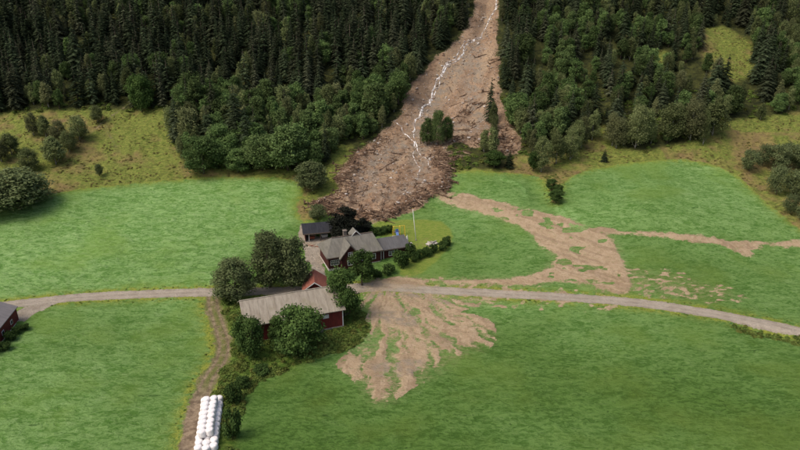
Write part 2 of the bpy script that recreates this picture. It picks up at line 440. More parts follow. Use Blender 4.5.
    tr = s.mix(s.ramp(s.noise(p, 0.8, 5, 0.65), 0.35, 0.65), (0.135, 0.098, 0.066), (0.28, 0.215, 0.145))
    rutm = s.math('MAXIMUM', s.attr("rut"), s.math('MULTIPLY', s.ramp(s.noise(p, 0.5, 3), 0.45, 0.65), 0.7))
    tr = s.mix(rutm, s.mix(s.ramp(fine, 0.4, 0.6), (0.095, 0.125, 0.030), (0.16, 0.15, 0.055)), tr)
    e_t = s.ramp(s.math('ADD', s.attr("track"), jit), -0.25, 0.35)
    g = s.mix(e_t, g, tr)
    g = s.mix(e_g, g, gr)
    # mud
    m1 = s.noise(p, 0.16, 4, 0.6)
    m2 = s.noise(s.mapping(p, (1.0, 0.7, 1)), 0.9, 5, 0.7, 0.5)
    mc = s.mix(s.ramp(m1, 0.35, 0.65), (0.325, 0.224, 0.146), (0.262, 0.170, 0.106))
    mc = s.mix(s.math('MULTIPLY', s.ramp(m2, 0.50, 0.30), 0.75), mc, (0.100, 0.064, 0.042))
    mc = s.mix(s.math('MULTIPLY', s.ramp(m2, 0.58, 0.75), 0.5), mc, (0.40, 0.30, 0.205))
    mc = s.mix(s.math('MULTIPLY', s.attr("thin"), 0.75), mc, s.mix(s.ramp(m2, 0.35, 0.65), (0.315, 0.232, 0.140), (0.42, 0.325, 0.215)))
    strk = s.attr("strk")
    mc = s.mix(s.math('MULTIPLY', s.ramp(strk, 0.50, 0.34), s.math('SUBTRACT', 0.60, s.math('MULTIPLY', s.attr("thin"), 0.25))), mc, (0.180, 0.122, 0.078))
    mc = s.mix(s.math('MULTIPLY', s.ramp(strk, 0.54, 0.70), 0.5), mc, (0.35, 0.26, 0.165))
    mc = s.mix(s.math('MULTIPLY', s.attr("wet"), s.ramp(s.noise(p, 0.5, 4), 0.35, 0.6)), mc, (0.23, 0.19, 0.145))
    toe = s.math('MULTIPLY', s.attr("toe"), s.ramp(s.noise(s.mapping(p, (0.45, 1.6, 1), (0, 0, R(-10))), 0.9, 5, 0.72), 0.56, 0.42))
    mc = s.mix(toe, mc, (0.125, 0.074, 0.048))
    spk = s.math('MULTIPLY', s.math('SUBTRACT', s.noise(s.mapping(p, (0.75, 1.2, 1)), 1.3, 6, 0.78), 0.5), 3.6)
    e_m = s.ramp(s.math('ADD', s.math('ADD', s.attr("mud"), jit), spk), -0.35, 0.45)
    st = s.math('MULTIPLY', s.attr("stain"), s.ramp(s.noise(s.mapping(p, (0.8, 1.2, 1)), 0.9, 6, 0.75), 0.40, 0.66), clamp=True)
    g = s.mix(s.math('MULTIPLY', st, 0.75), g, s.mix(s.ramp(fine, 0.4, 0.6), (0.215, 0.190, 0.090), (0.30, 0.245, 0.145)))
    see = s.math('MULTIPLY', s.attr("thin"), s.ramp(s.noise(s.mapping(p, (0.8, 1.2, 1)), 1.6, 5, 0.75), 0.56, 0.70))
    e_m = s.math('MULTIPLY', e_m, s.math('SUBTRACT', 1.0, s.math('MULTIPLY', see, 0.7)))
    e_m = s.math('MULTIPLY', e_m, s.math('SUBTRACT', 1.0, s.math('MULTIPLY', e_g, 0.45)))
    g = s.mix(e_m, g, mc)
    h = s.math('ADD', s.math('MULTIPLY', clump, 1.0), s.math('MULTIPLY', fine, 0.45))
    s.bump(h, 0.9, 0.35)
    s.fin(g, 0.95, 0.05)
    return s.m

M = {'ground': ground_material()}

def simple(name, c1, c2=None, scale=2.0, rough=0.8, spec=0.2, stretch=(1, 1, 1), lo=0.35, hi=0.65, bump=0.0, coord='obj'):
    s = NT(name)
    v = s.obj() if coord == 'obj' else s.pos()
    c2 = c2 or tuple(x * 0.75 for x in c1)
    n = s.noise(s.mapping(v, stretch), scale, 5, 0.6)
    c = s.mix(s.ramp(n, lo, hi), c1, c2)
    if bump: s.bump(n, bump, 0.05)
    return s.fin(c, rough, spec)

def foliage(name, c_dark, c_lite, var=0.25, trans=0.25, hue=None):
    s = NT(name)
    r = s.rand(); p = s.pos()
    n = s.noise(p, 0.45, 3, 0.6); n2 = s.noise(p, 3.0, 2)
    c = s.mix(s.ramp(s.math('ADD', s.math('MULTIPLY', n, 0.6), s.math('MULTIPLY', n2, 0.4)), 0.35, 0.65), c_dark, c_lite)
    if hue: c = s.mix(s.ramp(r, 0.45, 1.0), c, s.mix(0.55, c, hue))
    k = s.math('ADD', s.math('MULTIPLY', s.math('FRACT', s.math('MULTIPLY', r, 7.31)), 2 * var), 1 - var)
    hsv = s.n("ShaderNodeHueSaturation"); s.set(hsv.inputs["Color"], c); s.set(hsv.inputs["Value"], k)
    c = hsv.outputs[0]
    d = s.n("ShaderNodeBsdfDiffuse"); s.set(d.inputs[0], c)
    t = s.n("ShaderNodeBsdfTranslucent"); s.set(t.inputs[0], c)
    mx = s.n("ShaderNodeMixShader"); mx.inputs[0].default_value = trans
    s.t.links.new(d.outputs[0], mx.inputs[1]); s.t.links.new(t.outputs[0], mx.inputs[2])
    s.t.links.new(mx.outputs[0], s.out.inputs[0])
    return s.m

M['spruce'] = foliage('spruce_needles', (0.028, 0.042, 0.022), (0.058, 0.076, 0.038), 0.40, 0.12, (0.080, 0.080, 0.050))
M['birch'] = foliage('birch_leaves', (0.092, 0.120, 0.046), (0.195, 0.225, 0.092), 0.38, 0.30, (0.16, 0.155, 0.08))
M['broad'] = foliage('broad_leaves', (0.062, 0.110, 0.036), (0.155, 0.228, 0.075), 0.38, 0.28, (0.10, 0.13, 0.05))
M['willow'] = foliage('willow_leaves', (0.085, 0.112, 0.048), (0.172, 0.202, 0.090), 0.18, 0.32)
M['garden'] = foliage('garden_leaves', (0.042, 0.078, 0.022), (0.098, 0.155, 0.044), 0.15, 0.25)
M['copper'] = foliage('copper_leaves', (0.012, 0.014, 0.011), (0.028, 0.030, 0.022), 0.15, 0.1)
M['hedge'] = foliage('hedge_leaves', (0.030, 0.055, 0.016), (0.065, 0.105, 0.030), 0.2, 0.15)
M['weed'] = foliage('weed_leaves', (0.080, 0.125, 0.028), (0.155, 0.205, 0.050), 0.3, 0.25, (0.15, 0.14, 0.04))
M['heath'] = foliage('heath_leaves', (0.165, 0.155, 0.052), (0.260, 0.215, 0.085), 0.3, 0.4, (0.14, 0.17, 0.05))
M['bark'] = simple('bark', (0.12, 0.095, 0.07), (0.06, 0.045, 0.035), 3, 0.9)
M['birch_bark'] = simple('birch_bark', (0.42, 0.40, 0.36), (0.14, 0.12, 0.10), 2.5, 0.85)
M['log'] = simple('broken_wood', (0.175, 0.110, 0.070), (0.085, 0.052, 0.034), 2, 0.9)
M['log_pale'] = simple('debarked_wood', (0.42, 0.31, 0.21), (0.24, 0.165, 0.11), 2, 0.85)
M['rock'] = simple('rock_grey', (0.40, 0.35, 0.30), (0.25, 0.20, 0.165), 1.2, 0.9)
M['rock_dark'] = simple('rock_muddy', (0.22, 0.145, 0.10), (0.12, 0.078, 0.055), 1.2, 0.95)
M['rock_pale'] = simple('rock_pale', (0.50, 0.46, 0.41), (0.33, 0.29, 0.25), 1.2, 0.9)

# ------------------------------------------------------------------ helpers for objects
def tag(o, label=None, cat=None, group=None, kind=None):
    if label: o['label'] = label
    if cat: o['category'] = cat
    if group: o['group'] = group
    if kind: o['kind'] = kind
    return o

def link_mesh(name, me, parent=None, mat=None):
    o = bpy.data.objects.new(name, me); col.objects.link(o)
    if parent is not None: o.parent = parent
    if mat is not None and len(me.materials) == 0: me.materials.append(mat)
    return o

def empty(name, loc, rz=0.0, scale=None):
    o = bpy.data.objects.new(name, None); col.objects.link(o)
    o.empty_display_size = 0.5
    o.location = loc; o.rotation_euler = (0, 0, rz)
    if scale is not None: o.scale = (scale,) * 3 if not hasattr(scale, '__len__') else scale
    return o

def np_mesh(name, verts, quads=None, tris=None, smooth=False):
    me = bpy.data.meshes.new(name)
    verts = np.asarray(verts, np.float32)
    me.vertices.add(len(verts)); me.vertices.foreach_set("co", verts.ravel())
    loops = []; starts = []; n = 0
    if quads is not None and len(quads):
        quads = np.asarray(quads, np.int32); loops.append(quads.ravel()); starts.append(np.arange(len(quads)) * 4); n = quads.size
    if tris is not None and len(tris):
        tris = np.asarray(tris, np.int32); loops.append(tris.ravel()); starts.append(n + np.arange(len(tris)) * 3)
    loops = np.concatenate(loops).astype(np.int32); starts = np.concatenate(starts).astype(np.int32)
    me.loops.add(len(loops)); me.loops.foreach_set("vertex_index", loops)
    me.polygons.add(len(starts)); me.polygons.foreach_set("loop_start", starts)
    me.update(calc_edges=True)
    me.polygons.foreach_set("use_smooth", np.full(len(starts), smooth))
    return me

class MB:
    def __init__(s): s.v = []; s.f = []
    def add(s, v, f):
        o = len(s.v); s.v += [tuple(p) for p in v]; s.f += [tuple(i + o for i in q) for q in f]; return s
    def box(s, x0, x1, y0, y1, z0, z1):
        return s.add([(x0, y0, z0), (x1, y0, z0), (x1, y1, z0), (x0, y1, z0), (x0, y0, z1), (x1, y0, z1), (x1, y1, z1), (x0, y1, z1)],
                     [(0, 3, 2, 1), (4, 5, 6, 7), (0, 1, 5, 4), (1, 2, 6, 5), (2, 3, 7, 6), (3, 0, 4, 7)])
    def prism(s, prof, a0, a1, axis='x'):
        """profile of (t, z) extruded along x (t = y) or y (t = x)"""
        n = len(prof)
        mk = (lambda a, t, z: (a, t, z)) if axis == 'x' else (lambda a, t, z: (t, a, z))
        v = [mk(a0, *p) for p in prof] + [mk(a1, *p) for p in prof]
        f = [tuple(range(n)), tuple(range(2 * n - 1, n - 1, -1))] + [(i + n, (i + 1) % n + n, (i + 1) % n, i) for i in range(n)]
        return s.add(v, f)
    def tube(s, pts, radii, n=7):
        pts = [Vector(p) for p in pts]; rings = []
        base = len(s.v)
        for i, p in enumerate(pts):
            d = (pts[min(i + 1, len(pts) - 1)] - pts[max(i - 1, 0)]).normalized()
            a = d.orthogonal().normalized(); b = d.cross(a)
            for k in range(n):
                t = 2 * math.pi * k / n
                s.v.append(tuple(p + (a * math.cos(t) + b * math.sin(t)) * radii[i]))
        for i in range(len(pts) - 1):
            for k in range(n):
                k2 = (k + 1) % n
                s.f.append((base + i * n + k, base + i * n + k2, base + (i + 1) * n + k2, base + (i + 1) * n + k))
        s.f.append(tuple(base + k for k in range(n - 1, -1, -1)))
        s.f.append(tuple(base + (len(pts) - 1) * n + k for k in range(n)))
        return s
    def mesh(s, name, smooth=False):
        me = bpy.data.meshes.new(name); me.from_pydata(s.v, [], s.f)
        import bmesh
        bm = bmesh.new(); bm.from_mesh(me); bmesh.ops.recalc_face_normals(bm, faces=bm.faces); bm.to_mesh(me); bm.free()
        if smooth: me.polygons.foreach_set("use_smooth", np.full(len(me.polygons), True))
        return me
    def build(s, name, mat, parent=None, smooth=False):
        return link_mesh(name, s.mesh(name, smooth), parent, mat)

# ------------------------------------------------------------------ ground objects: one relief, cut along what each piece is
verts = np.stack([X, Y, Z], 1)
ii = np.arange(NR - 1)[:, None] * NC + np.arange(NC - 1)[None, :]
quads = np.stack([ii, ii + 1, ii + NC + 1, ii + NC], -1).reshape(-1, 4)
full = np_mesh("full", verts, quads, smooth=True)
vn = np.zeros(len(verts) * 3, np.float32); full.vertices.foreach_get("normal", vn); vn = vn.reshape(-1, 3)
bpy.data.meshes.remove(full)

reg = np.zeros(len(X), int)                                   # 0: hay fields below the road and in the middle
names = ['hay_field', 'hay_field', 'hay_field', 'hay_field', 'pasture', 'forest_floor', 'rough_verge', 'lawn', 'farm_track', 'gravel_yard', 'road', 'mud_fan', 'mud_runout', 'mud_runout', 'landslide']
labels = ['broad dark green hay field in front of the gravel road', 'pale green windblown hay field at the left behind the road',
          'green hay field left of the two-rut farm track, in front of the road', 'domed green hay field at the right below the brown pasture',
          'yellow brown rough pasture between the fields and the forest', 'dark shaded forest floor on the hillside', 'weedy rough grass around the barn and beside the bales',
          'yellowish mown lawn right of the house with the flagpole', 'two-rut dirt farm track leading from the road to the bales', 'muddy gravel yard between carport, house and barn',
          'narrow grey gravel road crossing the fields', 'fan of thin brown mud fingers spread over the field below the road', 'tongue of brown mud running across the grass right of the house',
          'thin brown strip of mud across the right hand field', 'broad brown landslide scar with debris coming down the forest']
cats = ['field'] * 4 + ['pasture', 'forest floor', 'verge', 'lawn', 'track', 'yard', 'road', 'mud', 'mud', 'mud', 'landslide']
F4w = wpoly([(563, 183), (582, 172), (630, 163), (680, 160), (722, 168), (745, 183), (770, 206), (800, 229), (850, 258), (960, 300), (900, 250), (800, 241), (700, 234), (600, 229), (575, 222), (560, 205)])
d4 = seg_dist(X, Y, F4w, True)
reg[D['F1'] > 0] = 1; reg[(D['F2'] > 0)] = 2; reg[d4 > 0] = 3
reg[a_rough > 0] = 6; reg[a_past > 0] = 4; reg[(a_forest > 0.5)] = 5; reg[(Y > 330)] = 5
reg[a_lawn > 0] = 7; reg[a_track > 0] = 8; reg[a_yard > 0] = 9; reg[a_road > 0] = 10
reg[(m_fan > 0) | (m_sc > 0) | (verge > 0)] = 11; reg[m_sc > 0] = 12; reg[m_run > 0] = 12; reg[m_strip > 0] = 13; reg[m_slide > 0] = 14
reg[(a_road > 0.3) & (m_slide < 0)] = 10
freg = np.max(reg[quads], 1)
freg = np.where(freg == 0, 0, reg[quads[:, 0]])
attrs = dict(strk=strk, stain=stain, thin=sstep(1.0, -0.5, m_slide), mud=mud, gravel=a_gravel, track=a_track, rut=rut, pasture=a_past, rough=a_rough, lawn=a_lawn, verge=a_verge, tone=tone, tint=tint, forest=a_forest,
             wet=np.exp(-((D['SLIDE'] - 9) / 4.0) ** 2) * sstep(170, 185, Y) * (D['SLIDE'] > 0) + 0.8 * sstep(0.55, 0.7, fbm(X / 9, Y / 6, 101, 2)) * (m_fan > 0),
             toe=sstep(-0.5, 1.0, m_slide) * sstep(208, 186, Y) * np.clip(0.35 + np.exp(-((D['SLIDE'] - 2.0) / 3.6) ** 2), 0, 1))
GROUND = {}
for k in range(len(names)):
    q = quads[freg == k]
    if len(q) == 0: continue
    used, inv = np.unique(q, return_inverse=True)
    me = np_mesh(names[k], verts[used], inv.reshape(-1, 4), smooth=True)
    for an, av in attrs.items():
        a = me.attributes.new(an, 'FLOAT', 'POINT'); a.data.foreach_set("value", av[used].astype(np.float32))
    me.normals_split_custom_set_from_vertices(vn[used])
    o = link_mesh(names[k], me, None, M['ground'])
    tag(o, labels[k], cats[k], None, 'structure'); GROUND[k] = o

# ------------------------------------------------------------------ stream down the scar
def stream(pts, w0, name, label):
    w = wpoly(pts, False, 6)
    vs = []; fs = []
    for i, (x, y) in enumerate(w):
        a = w[max(i - 1, 0)]; b = w[min(i + 1, len(w) - 1)]
        t = np.array(b) - np.array(a); t = t / (np.linalg.norm(t) + 1e-9); nrm = np.array([t[1], -t[0]])
        ww = w0 * (0.5 + 1.1 * float(fbm(i * 0.45, 3.3, 7, 2)))
        off = (float(vnoise(i * 0.5, 9.1, 4)) - 0.5) * 1.2
        for k in range(5):
            s = (k / 4 - 0.5) * 2
            qx, qy = x + nrm[0] * (ww * s + off), y + nrm[1] * (ww * s + off)
            vs.append((qx, qy, ground(qx, qy) + 0.13 - 0.16 * abs(s) ** 2))
    for i in range(len(w) - 1):
        for k in range(4):
            fs.append((i * 5 + k, i * 5 + k + 1, i * 5 + k + 6, i * 5 + k + 5))
    me = bpy.data.meshes.new(name); me.from_pydata(vs, [], fs); me.polygons.foreach_set("use_smooth", np.full(len(fs), True))
    tag(link_mesh(name, me, None, M['foam']), label, 'stream', None, 'structure')

s = NT('stream_water')
p_ = s.pos()
c_ = s.mix(s.ramp(s.noise(s.mapping(p_, (1, 0.55, 1)), 0.75, 5, 0.7, 0.6), 0.46, 0.58), (0.22, 0.17, 0.13), (0.74, 0.72, 0.69))
M['foam'] = s.fin(c_, 0.45, 0.4)
stream([(498, -8), (495, 8), (489, 20), (480, 33), (470, 40), (464, 46), (460, 54), (450, 60), (444, 69), (436, 79), (432, 89), (429, 98), (422, 107), (417, 119), (413, 132)], 0.36, 'stream', 'white foaming stream rushing down the landslide scar')
stream([(481, 32), (473, 36), (463, 43), (455, 55), (447, 62), (440, 76), (436, 88), (430, 96)], 0.2, 'stream', 'thin braid of white water just right of the main stream')
stream([(414, 134), (416, 146), (414, 158), (420, 170), (417, 182)], 0.16, 'stream', 'faint trickle of pale water spreading over the debris lobe')
stream([(394, 121), (400, 127), (407, 135), (414, 142), (419, 150), (424, 158), (432, 168)], 0.2, 'stream', 'thin white rivulet joining from the left edge of the scar')

# ------------------------------------------------------------------ trees
def crown_quads(centers, normals, sizes, jitter=0.6, aspect=1.0):
    n = len(centers)
    nr = normals + rng.normal(0, jitter, (n, 3)); nr /= np.linalg.norm(nr, axis=1)[:, None]
    t = np.cross(nr, rng.normal(0, 1, (n, 3))); t /= np.linalg.norm(t, axis=1)[:, None]
    b = np.cross(nr, t)
    sz = sizes[:, None]
    c1 = centers - t * sz - b * sz * 0.45 * aspect; c2 = centers + t * sz * 0.3 - b * sz * 0.75 * aspect
    c3 = centers + t * sz * 1.05 + b * sz * 0.3 * aspect; c4 = centers - t * sz * 0.2 + b * sz * 0.8 * aspect
    v = np.stack([c1, c2, c3, c4], 1).reshape(-1, 3)
    return v, np.arange(4 * n).reshape(-1, 4)

def broad_crown(name, H, Rw, z0, nl, nleaf, leaf, flat=1.0, point=0.0, lumps=0.38, wisp=0.12, jit=0.8):
    """crown of leaf clumps on many lobes; H total height, z0 crown base"""
    hc = (H - z0) / 2; zc = z0 + hc
    C = []; 
    for i in range(nl):
        u = rng.uniform(-0.82, 0.92); th = rng.uniform(0, 2 * math.pi)
        prof = math.sqrt(max(0, 1 - abs(u) ** 2.2)) * (1 - point * (u + 1) / 2)
        rr = Rw * prof * math.sqrt(rng.uniform(0.25, 1.0)) * 0.78
        C.append((rr * math.cos(th), rr * math.sin(th), zc + u * hc * 0.86, Rw * rng.uniform(lumps * 0.65, lumps * 1.25) * (1 - 0.55 * point * (u + 1) / 2)))
    C = np.array(C)
    w = C[:, 3] ** 2; w /= w.sum()
    idx = rng.choice(nl, nleaf, p=w)
    d = rng.normal(0, 1, (nleaf, 3)); d /= np.linalg.norm(d, axis=1)[:, None]
    flip = (d[:, 2] < -0.35) & (rng.uniform(0, 1, nleaf) < 0.5)
    d[:, 2] = np.where(flip, -d[:, 2] * 0.6, d[:, 2])
    r = C[idx, 3] * rng.uniform(0.35, 1.0 + wisp, nleaf)
    c = C[idx, :3] + d * r[:, None] * np.array([1, 1, 0.85 * flat])
    c[:, 2] = np.maximum(c[:, 2], z0 * 0.55)
    nn = d * 0.9 + np.array([0, 0, 0.5])
    v, q = crown_quads(c, nn, leaf * rng.uniform(0.5, 1.4, nleaf), jit)
    return np_mesh(name, v, q), C

def broad_trunk(name, H, z0, C, r0, nb=7):
    mb = MB()
    top = H * 0.72
    pts = [(0, 0, -0.5)] + [(rng.normal(0, 0.012 * H) * (i / 5), rng.normal(0, 0.012 * H) * (i / 5), top * i / 5) for i in range(1, 6)]
    mb.tube(pts, [r0 * 1.25] + [r0 * (1 - 0.15 * i) for i in range(1, 6)], 7)
    order = np.argsort(rng.uniform(0, 1, len(C)))[:nb]
    for k in order:
        cx, cy, cz, cr = C[k]
        zs = max(min(cz - 0.25 * H, top * 0.9), z0 * 0.5)
        t = zs / top
        a = Vector((pts[-1][0] * t, pts[-1][1] * t, zs)); b = Vector((cx, cy, cz))
        mid = a.lerp(b, 0.5) + Vector((0, 0, -0.04 * H))
        mb.tube([a, mid, b], [r0 * 0.42, r0 * 0.28, r0 * 0.1], 5)
    return mb.mesh(name, True)

def spruce_crown(name, H, Rw, whorls=19, per=8, thin=0.0):
    V = []; Q = []; n = 0
    def quad(a, b, c, d):
        nonlocal n
        V.extend([a, b, c, d]); Q.append((n, n + 1, n + 2, n + 3)); n += 4
    for i in range(whorls):
        t = (i + rng.uniform(-0.3, 0.3)) / (whorls - 1)
        t = min(max(t, 0), 1)
        z = H * (0.09 + 0.89 * t)
        L0 = Rw * (1 - t) ** 0.85 * (1.0 if t > 0.12 else 0.75 + 2 * t) + 0.10
        for k in range(per if t < 0.75 else max(4, per - 3)):
            if rng.uniform() < thin: continue
            th = 2 * math.pi * (k + rng.uniform(-0.4, 0.4) + 0.5 * (i % 2)) / per
            L = L0 * rng.uniform(0.72, 1.15)
            dv = np.array([math.cos(th), math.sin(th), 0]); sd = np.array([-math.sin(th), math.cos(th), 0])
            droop = -0.35 - 0.25 * (1 - t)
            zz = z + rng.uniform(-0.03, 0.03) * H
            p0 = dv * 0.05 + np.array([0, 0, zz])
            p1 = dv * L * 0.5 + np.array([0, 0, zz + L * 0.5 * droop * 0.8])
            p2 = dv * L + np.array([0, 0, zz + L * droop * 0.72])
            w1 = L * 0.24 + 0.10; w2 = 0.05
            quad(p0 - sd * 0.06, p0 + sd * 0.06, p1 + sd * w1, p1 - sd * w1)
            quad(p1 - sd * w1, p1 + sd * w1, p2 + sd * w2, p2 - sd * w2)
            for s_ in (-1, 1):                                # side sprays and hanging twigs
                for f in (0.35, 0.62, 0.85):
                    b0 = p0 + (p2 - p0) * f; b0[2] = np.interp(f, [0, 0.5, 1], [p0[2], p1[2], p2[2]])
                    l = L * (0.34 - 0.16 * f) * rng.uniform(0.7, 1.3) + 0.12
                    tip = b0 + dv * l * 0.7 + sd * s_ * l + np.array([0, 0, -l * rng.uniform(0.3, 0.8)])
                    ww = np.array([0, 0, -0.10 - l * 0.35])
                    quad(b0, b0 + dv * 0.12 + ww * 0.4, tip + ww * 0.5, tip)
    mb_top = np.array([0, 0, H])
    for k in range(4):
        th = k * math.pi / 2
        dv = np.array([math.cos(th), math.sin(th), 0]); sd = np.array([-math.sin(th), math.cos(th), 0])
        quad(mb_top, mb_top - [0, 0, 0.1], dv * 0.16 + sd * 0.05 + [0, 0, H * 0.955], dv * 0.16 - sd * 0.05 + [0, 0, H * 0.955])
    return np_mesh(name, np.array(V), np.array(Q))

def cone_trunk(name, H, r0):
    mb = MB(); mb.tube([(0, 0, -0.6), (0, 0, H * 0.3), (0.02, 0, H * 0.65), (0, 0, H * 0.96)], [r0 * 1.2, r0 * 0.85, r0 * 0.5, 0.03], 7)
    return mb.mesh(name, True)

PROTO = {}                                               # kind -> list of (crown mesh, trunk mesh, height)
def reg_proto(kind, crown, trunk, H, mat, bark):
    crown.materials.append(mat); trunk.materials.append(bark)
    PROTO.setdefault(kind, []).append((crown, trunk, H))

for i, (h, r, wh, th) in enumerate([(14, 3.0, 20, 0.05), (14, 2.5, 21, 0.12), (14, 3.7, 19, 0.05), (14, 2.1, 20, 0.25), (14, 3.2, 22, 0.0), (14, 2.8, 17, 0.35)]):
    reg_proto('spruce', spruce_crown('spruce_crown', h, r, wh, 8, th), cone_trunk('spruce_trunk', h, 0.2), h, M['spruce'], M['bark'])
for i, (r, nl, pt, zz) in enumerate([(2.2, 44, 0.55, 0.9), (2.6, 50, 0.4, 0.7), (1.9, 40, 0.6, 1.3), (2.9, 54, 0.35, 0.6), (2.3, 46, 0.7, 0.4)]):
    c, C = broad_crown('birch_crown', 10, r, zz, nl, 5200, 0.15, 1.5, pt, 0.34, 0.45, 1.3)
    reg_proto('birch', c, broad_trunk('birch_trunk', 10, zz, C, 0.13, 6), 10, M['birch'], M['birch_bark'])
for i, (r, nl, pt, zz) in enumerate([(2.9, 46, 0.2, 0.3), (3.4, 54, 0.15, 0.3), (2.7, 44, 0.4, 0.4), (3.1, 60, 0.25, 0.3), (2.6, 40, 0.5, 0.5)]):
    c, C = broad_crown('broad_crown', 9, r, zz, nl, 5200, 0.17, 1.15, pt, 0.33, 0.25, 1.0)
    reg_proto('broad', c, broad_trunk('broad_trunk', 9, zz, C, 0.2, 7), 9, M['broad'], M['bark'])
for i, (r, nl, pt, zz) in enumerate([(3.4, 64, 0.35, 0.5), (3.0, 58, 0.5, 0.7), (3.7, 70, 0.3, 0.4)]):
    c, C = broad_crown('olive_crown', 10, r, zz, nl, 8500, 0.13, 1.35, pt, 0.28, 0.4, 1.3)
    reg_proto('olive', c, broad_trunk('olive_trunk', 10, zz, C, 0.14, 8), 10, M['birch'], M['birch_bark'])
for i, (r, nl, pt, zz) in enumerate([(4.0, 70, 0.2, 0.2), (3.6, 64, 0.3, 0.2)]):
    c, C = broad_crown('leafy_crown', 9, r, zz, nl, 9500, 0.14, 1.15, pt, 0.27, 0.25, 1.0)
    reg_proto('leafy', c, broad_trunk('leafy_trunk', 9, zz, C, 0.18, 8), 9, M['broad'], M['bark'])
for i, (r, nl, zz) in enumerate([(2.3, 30, 0.3), (2.6, 34, 0.25)]):
    c, C = broad_crown('bush_crown', 4, r, zz, nl + 10, 4200, 0.10, 1.0, 0.1, 0.32, 0.25, 1.0)
    reg_proto('bush', c, broad_trunk('bush_stem', 4, zz, C, 0.08, 6), 4, M['willow'], M['bark'])
for i in range(2):
    c, C = broad_crown('garden_crown', 7, 3.6, 0.1, 46, 9000, 0.145, 1.0, 0.1, 0.33)
    reg_proto('garden', c, broad_trunk('garden_trunk', 7, 0.5, C, 0.2, 8), 7, M['garden'], M['bark'])
c, C = broad_crown('garden_tree_crown', 8, 3.2, 0.8, 40, 8000, 0.15, 1.0, 0.15, 0.34)
reg_proto('gtree', c, broad_trunk('garden_tree_trunk', 8, 1.6, C, 0.19, 8), 8, M['hedge'], M['bark'])
for i in range(2):
    c, C = broad_crown('willow_crown', 11, 4.3, 0.2, 72, 11000, 0.15, 1.15, 0.3, 0.26, 0.3, 1.1)
    reg_proto('willow', c, broad_trunk('willow_trunk', 11, 1.4, C, 0.22, 9), 11, M['willow'], M['bark'])
c, C = broad_crown('copper_crown', 9, 4.0, 0.8, 44, 9000, 0.17, 1.0, 0.45, 0.33)
reg_proto('copper', c, broad_trunk('copper_trunk', 9, 0.8, C, 0.2, 8), 9, M['copper'], M['bark'])
for i in range(2):
    c, C = broad_crown('hedge_crown', 1.6, 1.15, 0.1, 26, 2600, 0.08, 1.0, 0.05, 0.36)
    reg_proto('hedge', c, broad_trunk('hedge_stem', 1.6, 0.1, C, 0.05, 5), 1.6, M['hedge'], M['bark'])

def place_tree(kind, x, y, h, label, cat, group=None, name='tree', wide=1.0, var=None, rz=None, sink=0.0):
    pr = PROTO[kind]
    c, t, H = pr[(var if var is not None else random.randrange(len(pr))) % len(pr)]
    k = h / H
    o = empty(name, (x, y, ground(x, y) - sink), random.uniform(0, 6.28) if rz is None else rz, (k * wide, k * wide, k))
    link_mesh('trunk' if name.endswith('tree') else 'stem', t, o); link_mesh('crown' if name.endswith('tree') else 'foliage', c, o)
    return tag(o, label, cat, group)

def m_per_px(x, y):
    z = ground(x, y); f = project(x, y, z)[2]
    dep = math.atan2(CAM_H - z, y)
    return f / FPX, math.cos(dep)

def tree_px(kind, px, py, hpx, wpx, label, cat='tree', name='broadleaf_tree', group=None, var=None):
    x, y = P(px, py)
    mp, c = m_per_px(x, y)
    pr = PROTO[kind]; vv = 0 if var is None else var
    me = pr[vv % len(pr)][0]; H = pr[vv % len(pr)][2]
    bw = max(me.vertices[i].co.x for i in range(0, len(me.vertices), 7)) * 2 * 0.93
    h = hpx * mp / c * 0.93
    wm = wpx * mp
    return place_tree(kind, x, y, h, label, cat, group, name, wide=(wm / bw) / (h / H), var=vv)

# the trees and bushes one can point at: foot pixel, height, width
NT_ = 'trees and bushes around the farm'
tree_px('willow', 236, 299, 43, 40, 'grey green tree right of the track end, beside the left road')
tree_px('willow', 270, 287, 58, 42, 'taller grey green tree standing left of the yard', var=1)
tree_px('willow', 292, 286, 52, 36, 'grey green tree leaning over the yard, right of its taller twin')
tree_px('garden', 249, 356, 40, 33, 'round dark green bushy tree at the left barn corner', name='bushy_tree')
tree_px('garden', 299, 352, 44, 50, 'wide dark green bushy tree in front of the barn wall', name='bushy_tree', var=1)
tree_px('garden', 277, 342, 26, 20, 'narrow dark bushy tree behind the wide one at the barn', name='bushy_tree')
tree_px('garden', 345, 318, 50, 32, 'bright green tree between barn and house', var=1)
tree_px('gtree', 362, 285, 38, 27, 'dark round tree in front of the house door')
tree_px('copper', 345, 240, 36, 32, 'almost black copper leaved tree between carport and house')
tree_px('copper', 363, 232, 14, 20, 'lower almost black shrub tree behind the house roof', name='shrub_tree')
tree_px('bush', 318, 220, 15, 20, 'small round bush behind the carport', 'bush', 'bush')
tree_px('willow', 312, 190, 30, 32, 'grey green round tree at the corner of the pale field')
tree_px('hedge', 234, 403, 17, 16, 'round dark shrub right of the far end of the bales', 'bush', 'shrub')
tree_px('hedge', 233, 438, 26, 20, 'tall dark shrub right of the white bales', 'bush', 'shrub', var=1)
tree_px('hedge', 243, 388, 9, 16, 'leafy shrub on the bank below the barn', 'bush', 'shrub', var=1)
tree_px('hedge', 262, 374, 8, 15, 'low leafy shrub under the round barn tree', 'bush', 'shrub')
tree_px('hedge', 401, 266, 17, 17, 'dark shrub at the right corner of the house', 'bush', 'shrub')
tree_px('hedge', 388, 274, 10, 14, 'dark round shrub in front of the house basement', 'bush', 'shrub', var=1)
tree_px('hedge', 376, 277, 8, 12, 'bright low shrub in front of the house wing', 'bush', 'shrub')
tree_px('hedge', 410, 254, 11, 11, 'dark little shrub beside the garden table', 'bush', 'shrub')
tree_px('willow', 20, 209, 42, 60, 'big grey green tree at the left picture edge above the pale field')
tree_px('willow', -12, 216, 48, 60, 'grey green tree cut by the left picture edge', var=1)
